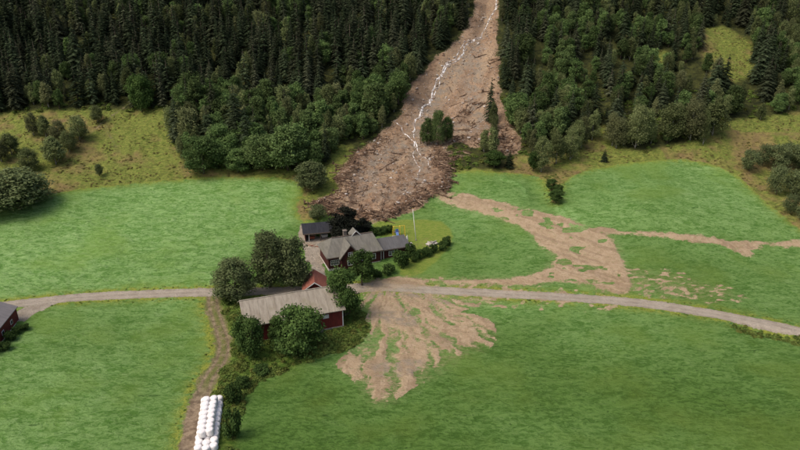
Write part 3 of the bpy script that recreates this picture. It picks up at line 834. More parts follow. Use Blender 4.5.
for i, (px, py, hp, wp, lb) in enumerate([(34, 136, 25, 13, 'slim young birch, leftmost of the pasture clump'), (46, 136, 23, 14, 'young birch second from left in the pasture clump'), (60, 142, 24, 17, 'young birch in the middle of the pasture clump'),
        (80, 140, 26, 20, 'broad young birch, rightmost of the pasture clump'), (56, 164, 30, 24, 'bushy birch lowest in the pasture clump'), (70, 152, 23, 16, 'young birch on the lower right of the pasture clump'),
        (98, 123, 18, 14, 'small birch alone right of the pasture clump'), (12, 155, 24, 18, 'birch near the left picture edge in the pasture'), (2, 162, 26, 18, 'birch cut by the left picture edge in the pasture'), (31, 172, 26, 20, 'birch behind the big edge tree in the pasture')]):
    tree_px('olive', px, py, hp, wp, lb, var=i, group='young birches in the left pasture', name='birch_tree')
tree_px('bush', 100, 177, 13, 8, 'single dark small bush on the brown left pasture', 'bush', 'bush')
tree_px('garden', 142, 112, 38, 27, 'pointed dark green tree alone at the top of the left pasture', var=0)
for i, (px, py, hp, wp, lb) in enumerate([(204, 174, 40, 42, 'wide bushy tree at the lower left end of the field edge belt'), (238, 172, 26, 24, 'light green round tree in front of the field edge belt'), (262, 170, 38, 38, 'leafy tree second from right in the field edge belt'),
        (288, 170, 48, 40, 'tall leafy tree at the right end of the field edge belt'), (222, 160, 38, 30, 'leafy tree behind the wide one in the field edge belt'), (246, 152, 34, 28, 'leafy tree behind the light green round tree')]):
    tree_px('leafy', px, py, hp, wp, lb, var=i, group='broadleaf trees above the pale field')
for i, (px, py, hp, wp, lb) in enumerate([(438, 146, 38, 17, 'green tree standing in the landslide beside the stream'), (427, 145, 30, 13, 'smaller green tree left in the landslide clump'), (447, 143, 28, 14, 'green tree at the right of the landslide clump')]):
    tree_px('leafy', px, py, hp, wp, lb, var=i, group='trees left standing in the scar')
tree_px('spruce', 490, 118, 45, 14, 'dark pointed spruce on the island inside the landslide', name='spruce_tree')
for i, (px, py, hp, wp) in enumerate([(493, 128, 30, 9), (484, 152, 26, 10), (492, 157, 34, 11), (494, 142, 28, 9)]):
    tree_px('birch', px, py, hp, wp, ['slim green tree below the island spruce', 'green tree at the lower left of the slide island', 'green tree at the lower right of the slide island', 'green tree in the middle of the slide island'][i], var=i, group='trees on the slide island', name='birch_tree')
for i, (px, py, hp, wp, lb) in enumerate([(494, 168, 18, 22, 'dark round bush left of the small spruce above the field'), (533, 172, 22, 14, 'dark bush right of the small spruce above the field'), (551, 191, 13, 12, 'dark bush at the top of the ditch'), (556, 203, 15, 15, 'dark bush at the foot of the ditch'), (558, 195, 12, 10, 'dark bush on the right bank of the ditch')]):
    tree_px('gtree', px, py, hp, wp, lb, 'bush', 'bush')
tree_px('spruce', 509, 168, 19, 11, 'small spruce above the field near the landslide', name='spruce_tree')
for i, (px, py, hp, wp) in enumerate([(541, 172, 38, 22), (556, 164, 32, 20), (570, 160, 34, 22), (581, 148, 34, 18), (592, 140, 32, 18), (616, 148, 34, 22), (635, 148, 46, 28), (612, 146, 36, 22), (640, 145, 40, 28), (576, 150, 32, 20)]):
    tree_px('olive', px, py, hp, wp * 0.85, 'olive birch edging the right wood, %s' % ['left of the ditch', 'just above the ditch', 'with the pale trunk above the dome field', 'in the row above the dome field', 'fifth along the row from the slide', 'left of the dark alder', 'above the middle of the dome field', 'behind its wider neighbour', 'the tallest of the row', 'half hidden in the row'][i], var=i, group='birches above the dome field', name='birch_tree')
for i, (px, py, hp, wp) in enumerate([(670, 140, 40, 36), (690, 140, 44, 30), (712, 136, 40, 32), (703, 144, 36, 12)]):
    tree_px('olive', px, py, hp, wp * 0.85, ['broad birch left in the clump above the brown slope', 'tall birch in the middle of the clump above the brown slope', 'broad birch right in the clump above the brown slope', 'thin birch with bare pale trunk in front of the clump'][i], var=3 - i, group='birch clump above the brown slope', name='birch_tree')
tree_px('spruce', 604, 162, 14, 9, 'small dark spruce alone above the dome field', name='spruce_tree')
tree_px('birch', 760, 120, 18, 9, 'small birch alone on the grassy slope at the right', name='birch_tree')
for i, (px, py, hp, wp) in enumerate([(749, 172, 22, 18), (762, 166, 22, 16), (775, 170, 26, 22), (788, 166, 24, 22), (802, 172, 28, 24), (776, 194, 30, 24), (795, 196, 26, 22), (790, 213, 20, 18), (806, 222, 24, 22), (815, 200, 30, 24)]):
    tree_px('bush', px, py, hp, wp, 'rounded bush of the right edge thicket, %s' % ['leftmost', 'second from left at the back', 'in the middle of the back row', 'at the back towards the frame', 'at the back cut by the frame', 'the large one in front', 'right of the large one', 'small one lowest in front', 'lowest at the frame', 'cut by the frame in the middle'][i], 'bush', 'bush', 'bushes at the right edge of the dome field', var=i)
for i, (px, py) in enumerate([(374, 235), (379, 235), (384, 234), (389, 233)]):
    tree_px('hedge', px, py, 8, 8, 'rounded hedge shrub behind the house wing, %s from the left' % ['first', 'second', 'third', 'fourth'][i], 'bush', 'hedge_shrub', 'clipped shrubs behind the house', var=i)
for i, (px, py) in enumerate([(415, 261), (421, 258), (427, 256), (433, 253), (443, 250), (447, 245)]):
    tree_px('hedge', px, py, 9, 9.5, 'clipped shrub of the lawn hedge, %s counted from the house' % ['first', 'second', 'third', 'fourth', 'fifth', 'sixth'][i], 'bush', 'hedge_shrub', 'clipped hedge along the lawn', var=i)
for i, (px, py, hp, wp) in enumerate([(11, 340, 9, 11), (16, 334, 7, 9), (24, 330, 6, 10), (5, 350, 8, 12)]):
    tree_px('hedge', px, py, hp, wp, ['dark shrub against the wall of the left shed', 'dark shrub beside the far corner of the left shed', 'low shrub spreading from the left shed to the field', 'low shrub at the left picture edge below the shed'][i], 'bush', 'shrub', 'shrubs by the left shed', var=i)

# ------------------------------------------------------------------ the wood on the hillside
pts = []
sp = 2.75
for j, yy in enumerate(np.arange(196, 336, sp)):
    hw = 0.63 * yy * 1.18 + 12
    for xx in np.arange(-hw, hw, sp):
        pts.append((xx + rng.uniform(-1.15, 1.15) + (j % 2) * sp / 2, yy + rng.uniform(-1.15, 1.15)))
pts = np.array(pts)
zz = base_z(pts[:, 0], pts[:, 1])
u, v, f = project(pts[:, 0], pts[:, 1], zz)
keep = v < 176
for k, pl in OPEN.items():
    sel = in_poly_px(u, v, pl)
    keep &= ~sel
sd = seg_dist(pts[:, 0], pts[:, 1], W['SLIDE'], True)
keep &= (sd < -1.0) & ~in_poly_px(u, v, [(415, 150), (455, 150), (455, 100), (415, 100)]) & ~in_poly_px(u, v, [(478, 160), (515, 165), (510, 110), (495, 75), (480, 90)])
keep &= ~in_poly_px(u, v, [(450, 100), (480, 100), (482, 170), (450, 170)])
keep &= ~((v > 168) & ((u < 185) | (u > 330)))
keep &= ~((u > 430) & (u < 545) & (v > 158)) & ~((u > 540) & (v > 153))
dens = fbm(pts[:, 0] / 14, pts[:, 1] / 14, 131, 3)
right = u > 490 + (60 - v) * 0.0
sparse = right & (v > 35) & (dens < 0.40)
keep &= ~(sparse & (rng.uniform(0, 1, len(pts)) < 0.75))
# distance to the outlined clearings keeps trunks from standing on the brightest ground
pts, u, v, f, zz, dens = pts[keep], u[keep], v[keep], f[keep], zz[keep], dens[keep]
sp_noise = fbm(pts[:, 0] / 20, pts[:, 1] / 20, 137, 3)
TREES = []
for i in range(len(pts)):
    uu, vv, q = u[i], v[i], sp_noise[i]
    if uu < 480:
        if vv < 40: ps = 0.55 if uu < 300 else 0.8
        elif vv < 108: ps = 0.93
        elif vv < 125: ps = 0.55
        else: ps = 0.10
        if uu > 320 and vv > 90: ps = min(ps, 0.12)
        if uu > 340 and vv > 75: ps = min(ps, 0.5)
        if 175 < uu < 250 and vv > 100: ps = 0.25
    else:
        if uu < 535 and vv < 110: ps = 0.72
        elif vv < 28: ps = 0.62
        elif 595 < uu < 612 and 60 < vv < 95: ps = 0.7
        elif 745 < uu < 775 and 50 < vv < 105: ps = 0.9
        else: ps = 0.18
    ps += (q - 0.5) * 0.8
    spruce = rng.uniform() < ps
    if spruce:
        kind = 'spruce'; h = float(np.clip(rng.normal(13, 2.8), 6, 19)) if uu < 480 else float(np.clip(rng.normal(11.5, 2.4), 6, 16))
        if 745 < uu < 775 and 50 < vv < 105: h += 2
        if rng.uniform() < 0.15: h *= 0.65
        if rng.uniform() < 0.5: continue
    else:
        bl = 0.65 if uu > 480 else 0.45
        if 540 < uu < 660 and 25 < vv < 105: bl = 0.25
        if uu < 250 and vv < 60: bl = 0.85
        kind = 'birch' if rng.uniform() < bl else 'broad'
        h = float(np.clip(rng.normal(8.6, 1.7), 4.5, 13))
        if uu > 480: h *= 0.9
        if rng.uniform() < (0.25 if uu < 480 else 0.5): continue
    TREES.append((kind, pts[i, 0], pts[i, 1], h, f[i], uu, vv))
TREES.sort(key=lambda t: t[4])
cnt = {'spruce': 0, 'leaf': 0}
rest = {'spruce': [], 'birch': [], 'broad': []}
def zone(uu, vv, kind, h=10):
    what = {'spruce': 'dark spruce', 'birch': 'olive birch', 'broad': 'rounded leafy tree'}[kind]
    mx = {'spruce': 14, 'birch': 9.3, 'broad': 9.3}[kind]; mn = {'spruce': 10.5, 'birch': 7.6, 'broad': 7.6}[kind]
    what = ('tall ' if h > mx else 'short ' if h < mn else 'mid-sized ') + what
    row = 'front row' if vv > 100 else 'middle rows' if vv > 70 else 'back rows'
    if uu < 60: w = 'at the left frame edge above the pasture'
    elif uu < 130: w = 'above the young birches of the left pasture'
    elif uu < 180: w = 'behind the lone pointed tree above the pasture'
    elif uu < 250 and vv > 110: w = 'left in the belt above the pale field'
    elif uu < 330 and vv > 110: w = 'right in the belt above the pale field'
    elif uu < 250: w = 'in the spruce forest right of the pasture'
    elif uu < 330: w = 'in the spruce forest behind the leafy belt'
    elif uu < 400: w = 'on the slope left of the landslide toe'
    elif uu < 490: w = 'beside the left flank of the upper scar'
    elif uu < 545: w = 'beside the right flank of the scar'
    elif uu < 600: w = 'in the wood above the ditch'
    elif uu < 660: w = 'in the wood above the dome field'
    elif uu < 720: w = 'left below the yellow clearing'
    elif uu < 760: w = 'right below the yellow clearing'
    else: w = 'at the right frame edge of the wood'
    w += ', ' + row
    return what + ' ' + w
for t in TREES:
    kind, x, y, h, ff_, uu, vv = t
    key = 'spruce' if kind == 'spruce' else 'leaf'
    lim = 290 if kind == 'spruce' else 250
    if cnt[key] < lim and -8 < uu < 808:
        cnt[key] += 1
        lb = zone(uu, vv, kind, h)
        place_tree(kind, x, y, h, lb, 'tree', 'forest: ' + lb, {'spruce': 'spruce_tree', 'birch': 'birch_tree', 'broad': 'broadleaf_tree'}[kind], wide=random.uniform(0.85, 1.3))
    else:
        rest[kind].append((x, y, ground(x, y), h))

def gn_scatter(name, label, cat, points, protos, seed=1, jitter_xy=0.15):
    """points: (x, y, z, scale); protos: list of lists of meshes that make one instance"""
    pts = np.array([p[:3] for p in points], np.float32); n = len(pts)
    r = np.random.default_rng(seed)
    me = bpy.data.meshes.new(name); me.vertices.add(n); me.vertices.foreach_set("co", pts.ravel())
    a = me.attributes.new("scl", 'FLOAT', 'POINT'); a.data.foreach_set("value", np.array([p[3] for p in points], np.float32))
    a = me.attributes.new("rz", 'FLOAT', 'POINT'); a.data.foreach_set("value", r.uniform(0, 6.28, n).astype(np.float32))
    a = me.attributes.new("pick", 'INT', 'POINT'); a.data.foreach_set("value", r.integers(0, len(protos), n).astype(np.int32))
    o = link_mesh(name, me); tag(o, label, cat, None, 'stuff')
    ng = bpy.data.node_groups.new(name, 'GeometryNodeTree')
    ng.interface.new_socket("Geometry", in_out='INPUT', socket_type='NodeSocketGeometry')
    ng.interface.new_socket("Geometry", in_out='OUTPUT', socket_type='NodeSocketGeometry')
    N = ng.nodes; L = ng.links
    gi = N.new("NodeGroupInput"); go = N.new("NodeGroupOutput"); jn = N.new("GeometryNodeJoinGeometry")
    def named(nm, dt):
        k = N.new("GeometryNodeInputNamedAttribute"); k.data_type = dt; k.inputs["Name"].default_value = nm; return k.outputs["Attribute"]
    scl = named("scl", 'FLOAT'); rz = named("rz", 'FLOAT'); pick = named("pick", 'INT')
    cx = N.new("ShaderNodeCombineXYZ"); L.new(rz, cx.inputs[2])
    er = N.new("FunctionNodeEulerToRotation"); L.new(cx.outputs[0], er.inputs[0])
    for k, objs in enumerate(protos):
        cmp_ = N.new("FunctionNodeCompare"); cmp_.data_type = 'INT'; cmp_.operation = 'EQUAL'
        ia = [s for s in cmp_.inputs if s.type == 'INT']
        L.new(pick, ia[0]); ia[1].default_value = k
        iop = N.new("GeometryNodeInstanceOnPoints")
        L.new(gi.outputs[0], iop.inputs["Points"]); L.new(cmp_.outputs[0], iop.inputs["Selection"])
        jj = N.new("GeometryNodeJoinGeometry")
        for ob in objs:
            oi = N.new("GeometryNodeObjectInfo"); oi.inputs["Object"].default_value = ob; oi.transform_space = 'ORIGINAL'
            L.new(oi.outputs["Geometry"], jj.inputs[0])
        L.new(jj.outputs[0], iop.inputs["Instance"])
        L.new(er.outputs[0], iop.inputs["Rotation"]); L.new(scl, iop.inputs["Scale"])
        L.new(iop.outputs[0], jn.inputs[0])
    L.new(jn.outputs[0], go.inputs[0])
    md = o.modifiers.new("scatter", 'NODES'); md.node_group = ng
    return o

# objects that carry each prototype mesh (first individual using it)
def carrier(mesh):
    for o in bpy.data.objects:
        if o.type == 'MESH' and o.data == mesh: return o
    return None
for kind, lb in (('spruce', 'dense dark spruce forest covering the upper hillside'), ('birch', 'birches of the upper hillside wood'), ('broad', 'leafy trees of the upper hillside wood')):
    pr = []
    for c, t, H in PROTO[kind]:
        a, b = carrier(c), carrier(t)
        if a and b: pr.append([a, b])
    H = PROTO[kind][0][2]
    if rest[kind]:
        gn_scatter({'spruce': 'spruce_forest', 'birch': 'birch_wood', 'broad': 'broadleaf_wood'}[kind], lb, 'forest', [(x, y, z_, h / H) for x, y, z_, h in rest[kind]], pr, 5)
print("TREES", cnt, {k: len(v_) for k, v_ in rest.items()})

# ------------------------------------------------------------------ building materials
def plank(name, c1, c2, period=7.0):
    s = NT(name); v = s.obj()
    n = s.noise(s.mapping(v, (1, 1, 0.25)), 2.2, 5, 0.65)
    c = s.mix(s.ramp(n, 0.3, 0.7), c1, c2)
    w = s.n("ShaderNodeTexWave", wave_type='BANDS', bands_direction='X'); s.set(w.inputs["Vector"], v)
    w.inputs["Scale"].default_value = period; w.inputs["Distortion"].default_value = 0.2
    s.bump(w.outputs["Fac"], 0.4, 0.03)
    return s.fin(c, 0.8, 0.2)

def roofing(name, c1, c2, c3, ax='x'):
    s = NT(name); v = s.obj()
    n = s.noise(s.mapping(v, (2.2, 0.5, 0.5)), 0.8, 6, 0.7)
    n2 = s.noise(v, 0.35, 4); n3 = s.noise(v, 6.0, 3)
    c = s.mix(s.ramp(n, 0.32, 0.68), c1, c2)
    c = s.mix(s.math('MULTIPLY', s.ramp(n2, 0.5, 0.7), 0.7), c, c3)
    c = s.mix(s.math('MULTIPLY', s.ramp(n3, 0.5, 0.7), 0.3), c, tuple(x * 0.6 for x in c1))
    s.bump(s.math('ADD', n, s.math('MULTIPLY', n3, 0.5)), 0.5, 0.05)
    return s.fin(c, 0.85, 0.1)

M['red_wall'] = plank('red_boards', (0.165, 0.030, 0.024), (0.105, 0.022, 0.018))
M['dark_red'] = plank('dark_red_boards', (0.075, 0.020, 0.018), (0.045, 0.014, 0.013))
M['barn_roof'] = roofing('weathered_sheet_roof', (0.315, 0.280, 0.225), (0.225, 0.192, 0.150), (0.235, 0.205, 0.140))
M['house_roof'] = roofing('grey_slate_roof', (0.178, 0.168, 0.142), (0.122, 0.114, 0.098), (0.14, 0.135, 0.10))
M['wing_roof'] = roofing('slate_wing_roof', (0.115, 0.112, 0.112), (0.085, 0.083, 0.083), (0.10, 0.095, 0.09))
M['shed_roof'] = roofing('sheet_shed_roof', (0.19, 0.175, 0.175), (0.15, 0.14, 0.14), (0.16, 0.15, 0.135))
M['black_roof'] = roofing('black_felt_roof', (0.035, 0.036, 0.042), (0.022, 0.023, 0.028), (0.03, 0.03, 0.032))
M['red_roof'] = roofing('red_tile_roof', (0.26, 0.095, 0.065), (0.19, 0.070, 0.050), (0.19, 0.10, 0.075))
M['white'] = simple('white_paint', (0.72, 0.71, 0.68), (0.60, 0.58, 0.54), 3, 0.5, 0.4)
M['stone'] = simple('foundation_stone', (0.36, 0.33, 0.29), (0.20, 0.18, 0.16), 1.6, 0.9)
M['whitewash'] = simple('whitewashed_base', (0.64, 0.61, 0.56), (0.45, 0.42, 0.37), 1.5, 0.8)
M['brick'] = simple('chimney_brick', (0.19, 0.155, 0.13), (0.12, 0.10, 0.085), 4, 0.9)
M['glass'] = simple('window_glass', (0.02, 0.022, 0.025), (0.03, 0.032, 0.035), 1, 0.12, 0.5)
M['timber'] = simple('grey_timber', (0.16, 0.125, 0.10), (0.09, 0.07, 0.055), 3, 0.85)
M['yellow'] = simple('yellow_paint', (0.70, 0.50, 0.05), (0.58, 0.40, 0.05), 2, 0.45, 0.4)
M['blue'] = simple('blue_plastic', (0.12, 0.20, 0.42), (0.10, 0.16, 0.36), 2, 0.4, 0.4)
M['red_paint'] = simple('rust_red_paint', (0.30, 0.09, 0.05), (0.20, 0.06, 0.04), 2, 0.7)
M['wrap'] = simple('white_bale_wrap', (0.80, 0.77, 0.75), (0.66, 0.62, 0.60), 2.5, 0.35, 0.45, bump=0.25)
M['flag_white'] = simple('pole_white', (0.75, 0.74, 0.70), (0.66, 0.65, 0.60), 2, 0.5, 0.4)

def window(parent, cx, y, z0, w, h, n=2, axis='x', name='window'):
    """a window set in a wall facing -y (axis x): frame with mullions, pane behind it"""
    f = MB(); t = 0.11
    X0, X1, Z0, Z1 = cx - w / 2, cx + w / 2, z0, z0 + h
    f.box(X0 - t, X1 + t, y - 0.08, y + 0.05, Z0 - t, Z0); f.box(X0 - t, X1 + t, y - 0.08, y + 0.05, Z1, Z1 + t)
    f.box(X0 - t, X0, y - 0.075, y + 0.05, Z0, Z1); f.box(X1, X1 + t, y - 0.075, y + 0.05, Z0, Z1)
    o = f.build(name, M['white'], parent)
    m = MB()
    for k in range(1, n): m.box(X0 + w * k / n - 0.05, X0 + w * k / n + 0.05, y - 0.065, y + 0.04, Z0, Z1)
    m.box(X0, X1, y - 0.055, y + 0.03, Z0 + h * 0.62 - 0.035, Z0 + h * 0.62 + 0.035)
    m.build('mullion', M['white'], o)
    for k in range(n):
        MB().box(X0 + w * k / n + (0.05 if k else 0), X0 + w * (k + 1) / n - (0.05 if k < n - 1 else 0), y - 0.035, y + 0.02, Z0, Z1).build('pane', M['glass'], o)
    return o

def hip_roof(x0, x1, y0, y1, ze, zr, hipl, hipr, th=0.2):
    """roof shell with thickness: hipped by hipl / hipr metres at its ends (0 = gable)"""
    ym = (y0 + y1) / 2
    top = [(x0, y0, ze), (x1, y0, ze), (x1, y1, ze), (x0, y1, ze), (x0 + hipl, ym, zr), (x1 - hipr, ym, zr)]
    bot = [(x, y, z - th) for x, y, z in top]
    fs = [(0, 1, 5, 4), (2, 3, 4, 5), (1, 2, 5), (3, 0, 4)]
    m = MB()
    v = top + bot
    f = list(fs) + [tuple(i + 6 for i in reversed(q)) for q in fs] + [(0, 6, 7, 1), (1, 7, 8, 2), (2, 8, 9, 3), (3, 9, 6, 0)]
    return m.add(v, f)

def gable_roof(x0, x1, y0, y1, ze, zr, th=0.2, axis='x', over=None):
    ym = (y0 + y1) / 2
    return MB().prism([(y0, ze), (ym, zr), (y1, ze), (y1, ze - th), (ym, zr - th), (y0, ze - th)], x0, x1, axis)

# ---- the farm house
hx, hy = P(329, 271.5)
hz = ground(hx, hy) + 0.55
house = tag(empty('farm_house', (hx, hy, hz), R(21)), 'dark red timber farm house with grey hipped roof and lower right wing', 'house')
L1, DP, WH = 13.2, 8.2, 3.2
MB().box(0, L1, 0, DP, 0, WH).build('wall', M['dark_red'], house)
MB().box(-0.06, L1 + 0.06, -0.06, DP + 0.06, -2.2, -0.003).build('foundation', M['whitewash'], house)
roof = hip_roof(-0.55, L1 + 0.5, -0.6, DP + 0.6, WH - 0.05, WH + 3.1, 2.6, 1.2).build('roof', M['house_roof'], house)
MB().box(-0.57, L1 + 0.52, -0.68, -0.605, WH - 0.34, WH - 0.06).build('eaves_board', M['timber'], roof)
MB().tube([(2.05, 4, WH + 3.12), (L1 - 0.7, 4, WH + 3.12)], [0.13, 0.13], 6).build('ridge_cap', M['timber'], roof)
ch = MB().box(5.15, 5.95, 4.15, 4.95, WH + 1.6, WH + 4.2); ch.box(5.05, 6.05, 4.05, 5.05, WH + 4.2, WH + 4.4)
ch.build('chimney', M['brick'], roof)
# front cross gable
gx, gw = 5.1, 4.6
gb = MB().prism([(gx - gw / 2, -0.0), (gx + gw / 2, 0.0), (gx + gw / 2, WH), (gx, WH + 2.75), (gx - gw / 2, WH)], -1.3, 3.0, 'y')
gab = gb.build('porch_wall', M['dark_red'], house)
g2 = MB().prism([(gx - gw / 2 - 0.45, WH - 0.4), (gx, WH + 3.0), (gx + gw / 2 + 0.45, WH - 0.4), (gx + gw / 2 + 0.3, WH - 0.5), (gx, WH + 2.78), (gx - gw / 2 - 0.3, WH - 0.5)], -1.8, 3.8, 'y')
groof = g2.build('gable_roof', M['house_roof'], house)
for sgn in (-1, 1):
    MB().add([(gx + sgn * (gw / 2 + 0.5), -1.9, WH - 0.58), (gx + sgn * (gw / 2 + 0.5), -1.82, WH - 0.58), (gx, -1.82, WH + 2.80), (gx, -1.9, WH + 2.80),
              (gx + sgn * (gw / 2 + 0.5), -1.9, WH - 0.28), (gx + sgn * (gw / 2 + 0.5), -1.82, WH - 0.28), (gx, -1.82, WH + 3.10), (gx, -1.9, WH + 3.10)],
             [(0, 1, 2, 3), (4, 7, 6, 5), (0, 4, 5, 1), (3, 2, 6, 7), (0, 3, 7, 4), (1, 5, 6, 2)]).build('bargeboard', M['timber'], groof)
window(house, 1.55, -0.0, 0.95, 1.9, 1.15, 4); window(house, 2.95 - 0.15, -1.31 + 1.31, 1.35, 0.01 + 0.5, 0.7, 1)
window(gab, gx, -1.31, 0.9, 1.3, 1.2, 2); window(gab, gx, -1.31, 3.2, 0.9, 0.9, 2)
window(house, 8.9, -0.0, 1.0, 0.8, 1.15, 2); window(house, 11.5, -0.0, 0.95, 0.7, 1.25, 1)
# dormer with white bargeboards on the ridge
dm = MB().prism([(7.2, WH + 2.0), (9.2, WH + 2.0), (9.2, WH + 2.95), (8.2, WH + 3.95), (7.2, WH + 2.95)], 4.1, 6.2, 'y').build('dormer', M['dark_red'], house)
MB().prism([(6.85, WH + 2.75), (8.2, WH + 4.15), (9.55, WH + 2.75), (9.45, WH + 2.62), (8.2, WH + 3.97), (6.95, WH + 2.62)], 3.8, 6.4, 'y').build('dormer_roof', M['house_roof'], dm)
for sgn in (-1, 1):
    MB().add([(8.2 + sgn * 1.4, 3.7, WH + 2.55), (8.2 + sgn * 1.4, 3.78, WH + 2.55), (8.2, 3.78, WH + 3.95), (8.2, 3.7, WH + 3.95),
              (8.2 + sgn * 1.4, 3.7, WH + 2.78), (8.2 + sgn * 1.4, 3.78, WH + 2.78), (8.2, 3.78, WH + 4.20), (8.2, 3.7, WH + 4.20)],
             [(0, 1, 2, 3), (4, 7, 6, 5), (0, 4, 5, 1), (3, 2, 6, 7), (0, 3, 7, 4), (1, 5, 6, 2)]).build('bargeboard', M['white'], dm)
# right wing
wx0, wx1, wd0, wd1, wh = L1 + 0.065, L1 + 7.6, 0.7, 6.9, 2.7
MB().box(wx0, wx1, wd0, wd1, 0.02, wh).build('wing_wall', M['dark_red'], house)
MB().box(wx0 + 0.003, wx1 + 0.05, wd0 - 0.05, wd1 + 0.05, -2.2, 0.016).build('wing_foundation', M['whitewash'], house)
wr = hip_roof(wx0 + 0.1, wx1 + 0.55, wd0 - 0.55, wd1 + 0.5, wh + 0.0, wh + 1.75, 0.0, 0.4).build('wing_roof', M['wing_roof'], house)
MB().box(wx0 + 0.1, wx1 + 0.56, wd0 - 0.62, wd0 - 0.553, wh - 0.28, wh - 0.02).build('eaves_board', M['timber'], wr)
window(house, wx0 + 3.4, wd0, 0.75, 1.9, 1.05, 3)
MB().box(wx0 + 0.9, wx0 + 1.05, wd0 - 0.06, wd0 - 0.003, 0.02, wh).build('trim_board', M['white'], house)
MB().box(wx0 + 0.25, wx0 + 0.4, -0.07 + wd0, wd0 - 0.003, 0.02, wh).build('trim_board', M['white'], house)
aw = MB()
aw.prism([(wx0 + 4.6 + 0.45 * math.cos(a), -0.75 + 0.45 * math.sin(a)) for a in np.linspace(0, 2 * math.pi, 17)[:-1]], wd0 - 0.09, wd0 - 0.052, 'y')
aw.build('basement_window', M['glass'], house)

# ---- the barn
bx_, by_ = P(343.5, 327.5)
bz = ground(bx_, by_) + 0.1
ba = R(20)
BL, BD, BH, BR = 19.4, 9.8, 4.4, 2.9
ca, sa = math.cos(ba), math.sin(ba)
barn = tag(empty('barn', (bx_ - BL * ca, by_ - BL * sa, bz), ba), 'long red barn with weathered grey roof behind round trees', 'barn')
MB().prism([(0, 0.35), (BD, 0.35), (BD, BH), (BD / 2, BH + BR - 0.2), (0, BH)], 0, BL).build('wall', M['red_wall'], barn)
MB().box(-0.08, BL + 0.08, -0.08, BD + 0.08, -2.5, 0.346).build('foundation', M['stone'], barn)
bro = MB()
ym = BD / 2
NSH = 0
gable_roof(-0.6, BL + 0.45, -0.55, BD + 0.55, BH - 0.12, BH + BR, 0.14).build('roof', M['barn_roof'], barn)
MB().tube([(-0.6, ym, BH + BR + 0.0), (BL * 0.33, ym, BH + BR - 0.03), (BL * 0.66, ym, BH + BR + 0.02), (BL + 0.45, ym, BH + BR)], [0.14] * 4, 6).build('ridge_cap', M['barn_roof'], barn)
for k in range(1, 12):                                       # lapped roofing sheets: standing seams
    xk = -0.6 + (BL + 1.05) * k / 12
    MB().prism([(-0.56, BH - 0.12), (ym, BH + BR + 0.0), (ym, BH + BR + 0.05), (-0.56, BH - 0.07)], xk - 0.05, xk + 0.05).build('roof_seam', M['barn_roof'], barn)
MB().box(BL - 0.16, BL + 0.03, -0.05, 0.12, 0.35, BH - 0.05).build('corner_board', M['white'], barn)
MB().prism([(-0.58, BH - 0.32), (ym, BH + BR - 0.18), (BD + 0.58, BH - 0.32), (BD + 0.58, BH - 0.1), (ym, BH + BR + 0.06), (-0.58, BH - 0.1)], BL + 0.455, BL + 0.52).build('bargeboard', M['timber'], barn)
window(barn, BL - 3.6, 0.0, 2.85, 1.0, 0.62, 1)
MB().box(BL - 4.05, BL - 3.15, -0.09, -0.04, 2.9, 3.42).build('window_shutter', M['white'], barn)
window(barn, BL - 13.5, 0.0, 2.4, 1.0, 0.8, 2); window(barn, BL - 18.0, 0.0, 2.4, 1.0, 0.8, 2)
dr = MB().box(BL - 10.4, BL - 7.6, -0.09, -0.004, 0.36, 3.2).build('door', M['red_wall'], barn)
MB().box(BL - 9.05, BL - 8.95, -0.13, -0.095, 0.4, 3.1).build('door_batten', M['white'], dr)

# ---- small shed with the red tiled roof, between barn and yard
sx_, sy_ = P(304.5, 297)
shed = tag(empty('tool_shed', (sx_, sy_, ground(sx_, sy_)), R(8)), 'small shed with bright red tiled roof behind the barn ridge', 'shed')
MB().prism([(0, 0), (4.8, 0), (4.8, 1.8), (2.4, 3.35), (0, 1.8)], 0, 6.0, 'y').build('wall', M['red_wall'], shed)
gable_roof(-0.5, 6.3, -0.45, 5.25, 1.65, 3.75, 0.16, 'y').build('roof', M['red_roof'], shed)
MB().prism([(-0.46, 1.43), (2.4, 3.52), (5.26, 1.43), (5.26, 1.64), (2.4, 3.76), (-0.46, 1.64)], -0.57, -0.505, 'y').build('bargeboard', M['white'], shed)
window(shed, 2.4, 0.0, 0.7, 0.9, 0.9, 2)
MB().box(-0.06, 4.86, -0.06, 6.06, -1.0, -0.003).build('foundation', M['stone'], shed)

# ---- carport with black roof
cx_, cy_ = P(305.5, 242)
cz = ground(cx_, cy_) + 0.05
cp = tag(empty('carport', (cx_, cy_, cz), R(13)), 'open fronted carport with black felt roof below the landslide toe', 'carport')
CLn, CDp = 11.0, 6.2
MB().box(0, 0.15, 0, CDp, 0, 2.35).box(0.15, CLn, CDp - 0.15, CDp, 0, 2.35).box(CLn, CLn + 0.15, 0, CDp, 0, 2.35).build('wall', M['dark_red'], cp)
gable_roof(-0.6, CLn + 0.7, -0.6, CDp + 0.5, 2.45, 4.0, 0.16).build('roof', M['black_roof'], cp)
MB().box(-0.6, CLn + 0.7, -0.66, -0.603, 2.2, 2.46).build('fascia', M['timber'], cp)
for k in range(4):
    MB().box(0.9 + k * 3.0, 1.08 + k * 3.0, 0.02, 0.2, -0.4, 2.3).build('post', M['white'] if k == 0 else M['timber'], cp)
MB().box(-0.02, CLn + 0.17, CDp * 0.45, CDp * 0.5, 2.25, 2.4).build('beam', M['timber'], cp)
MB().box(-0.1, CLn + 0.2, -0.1, CDp + 0.1, -1.2, -0.003).build('floor_slab', M['stone'], cp)
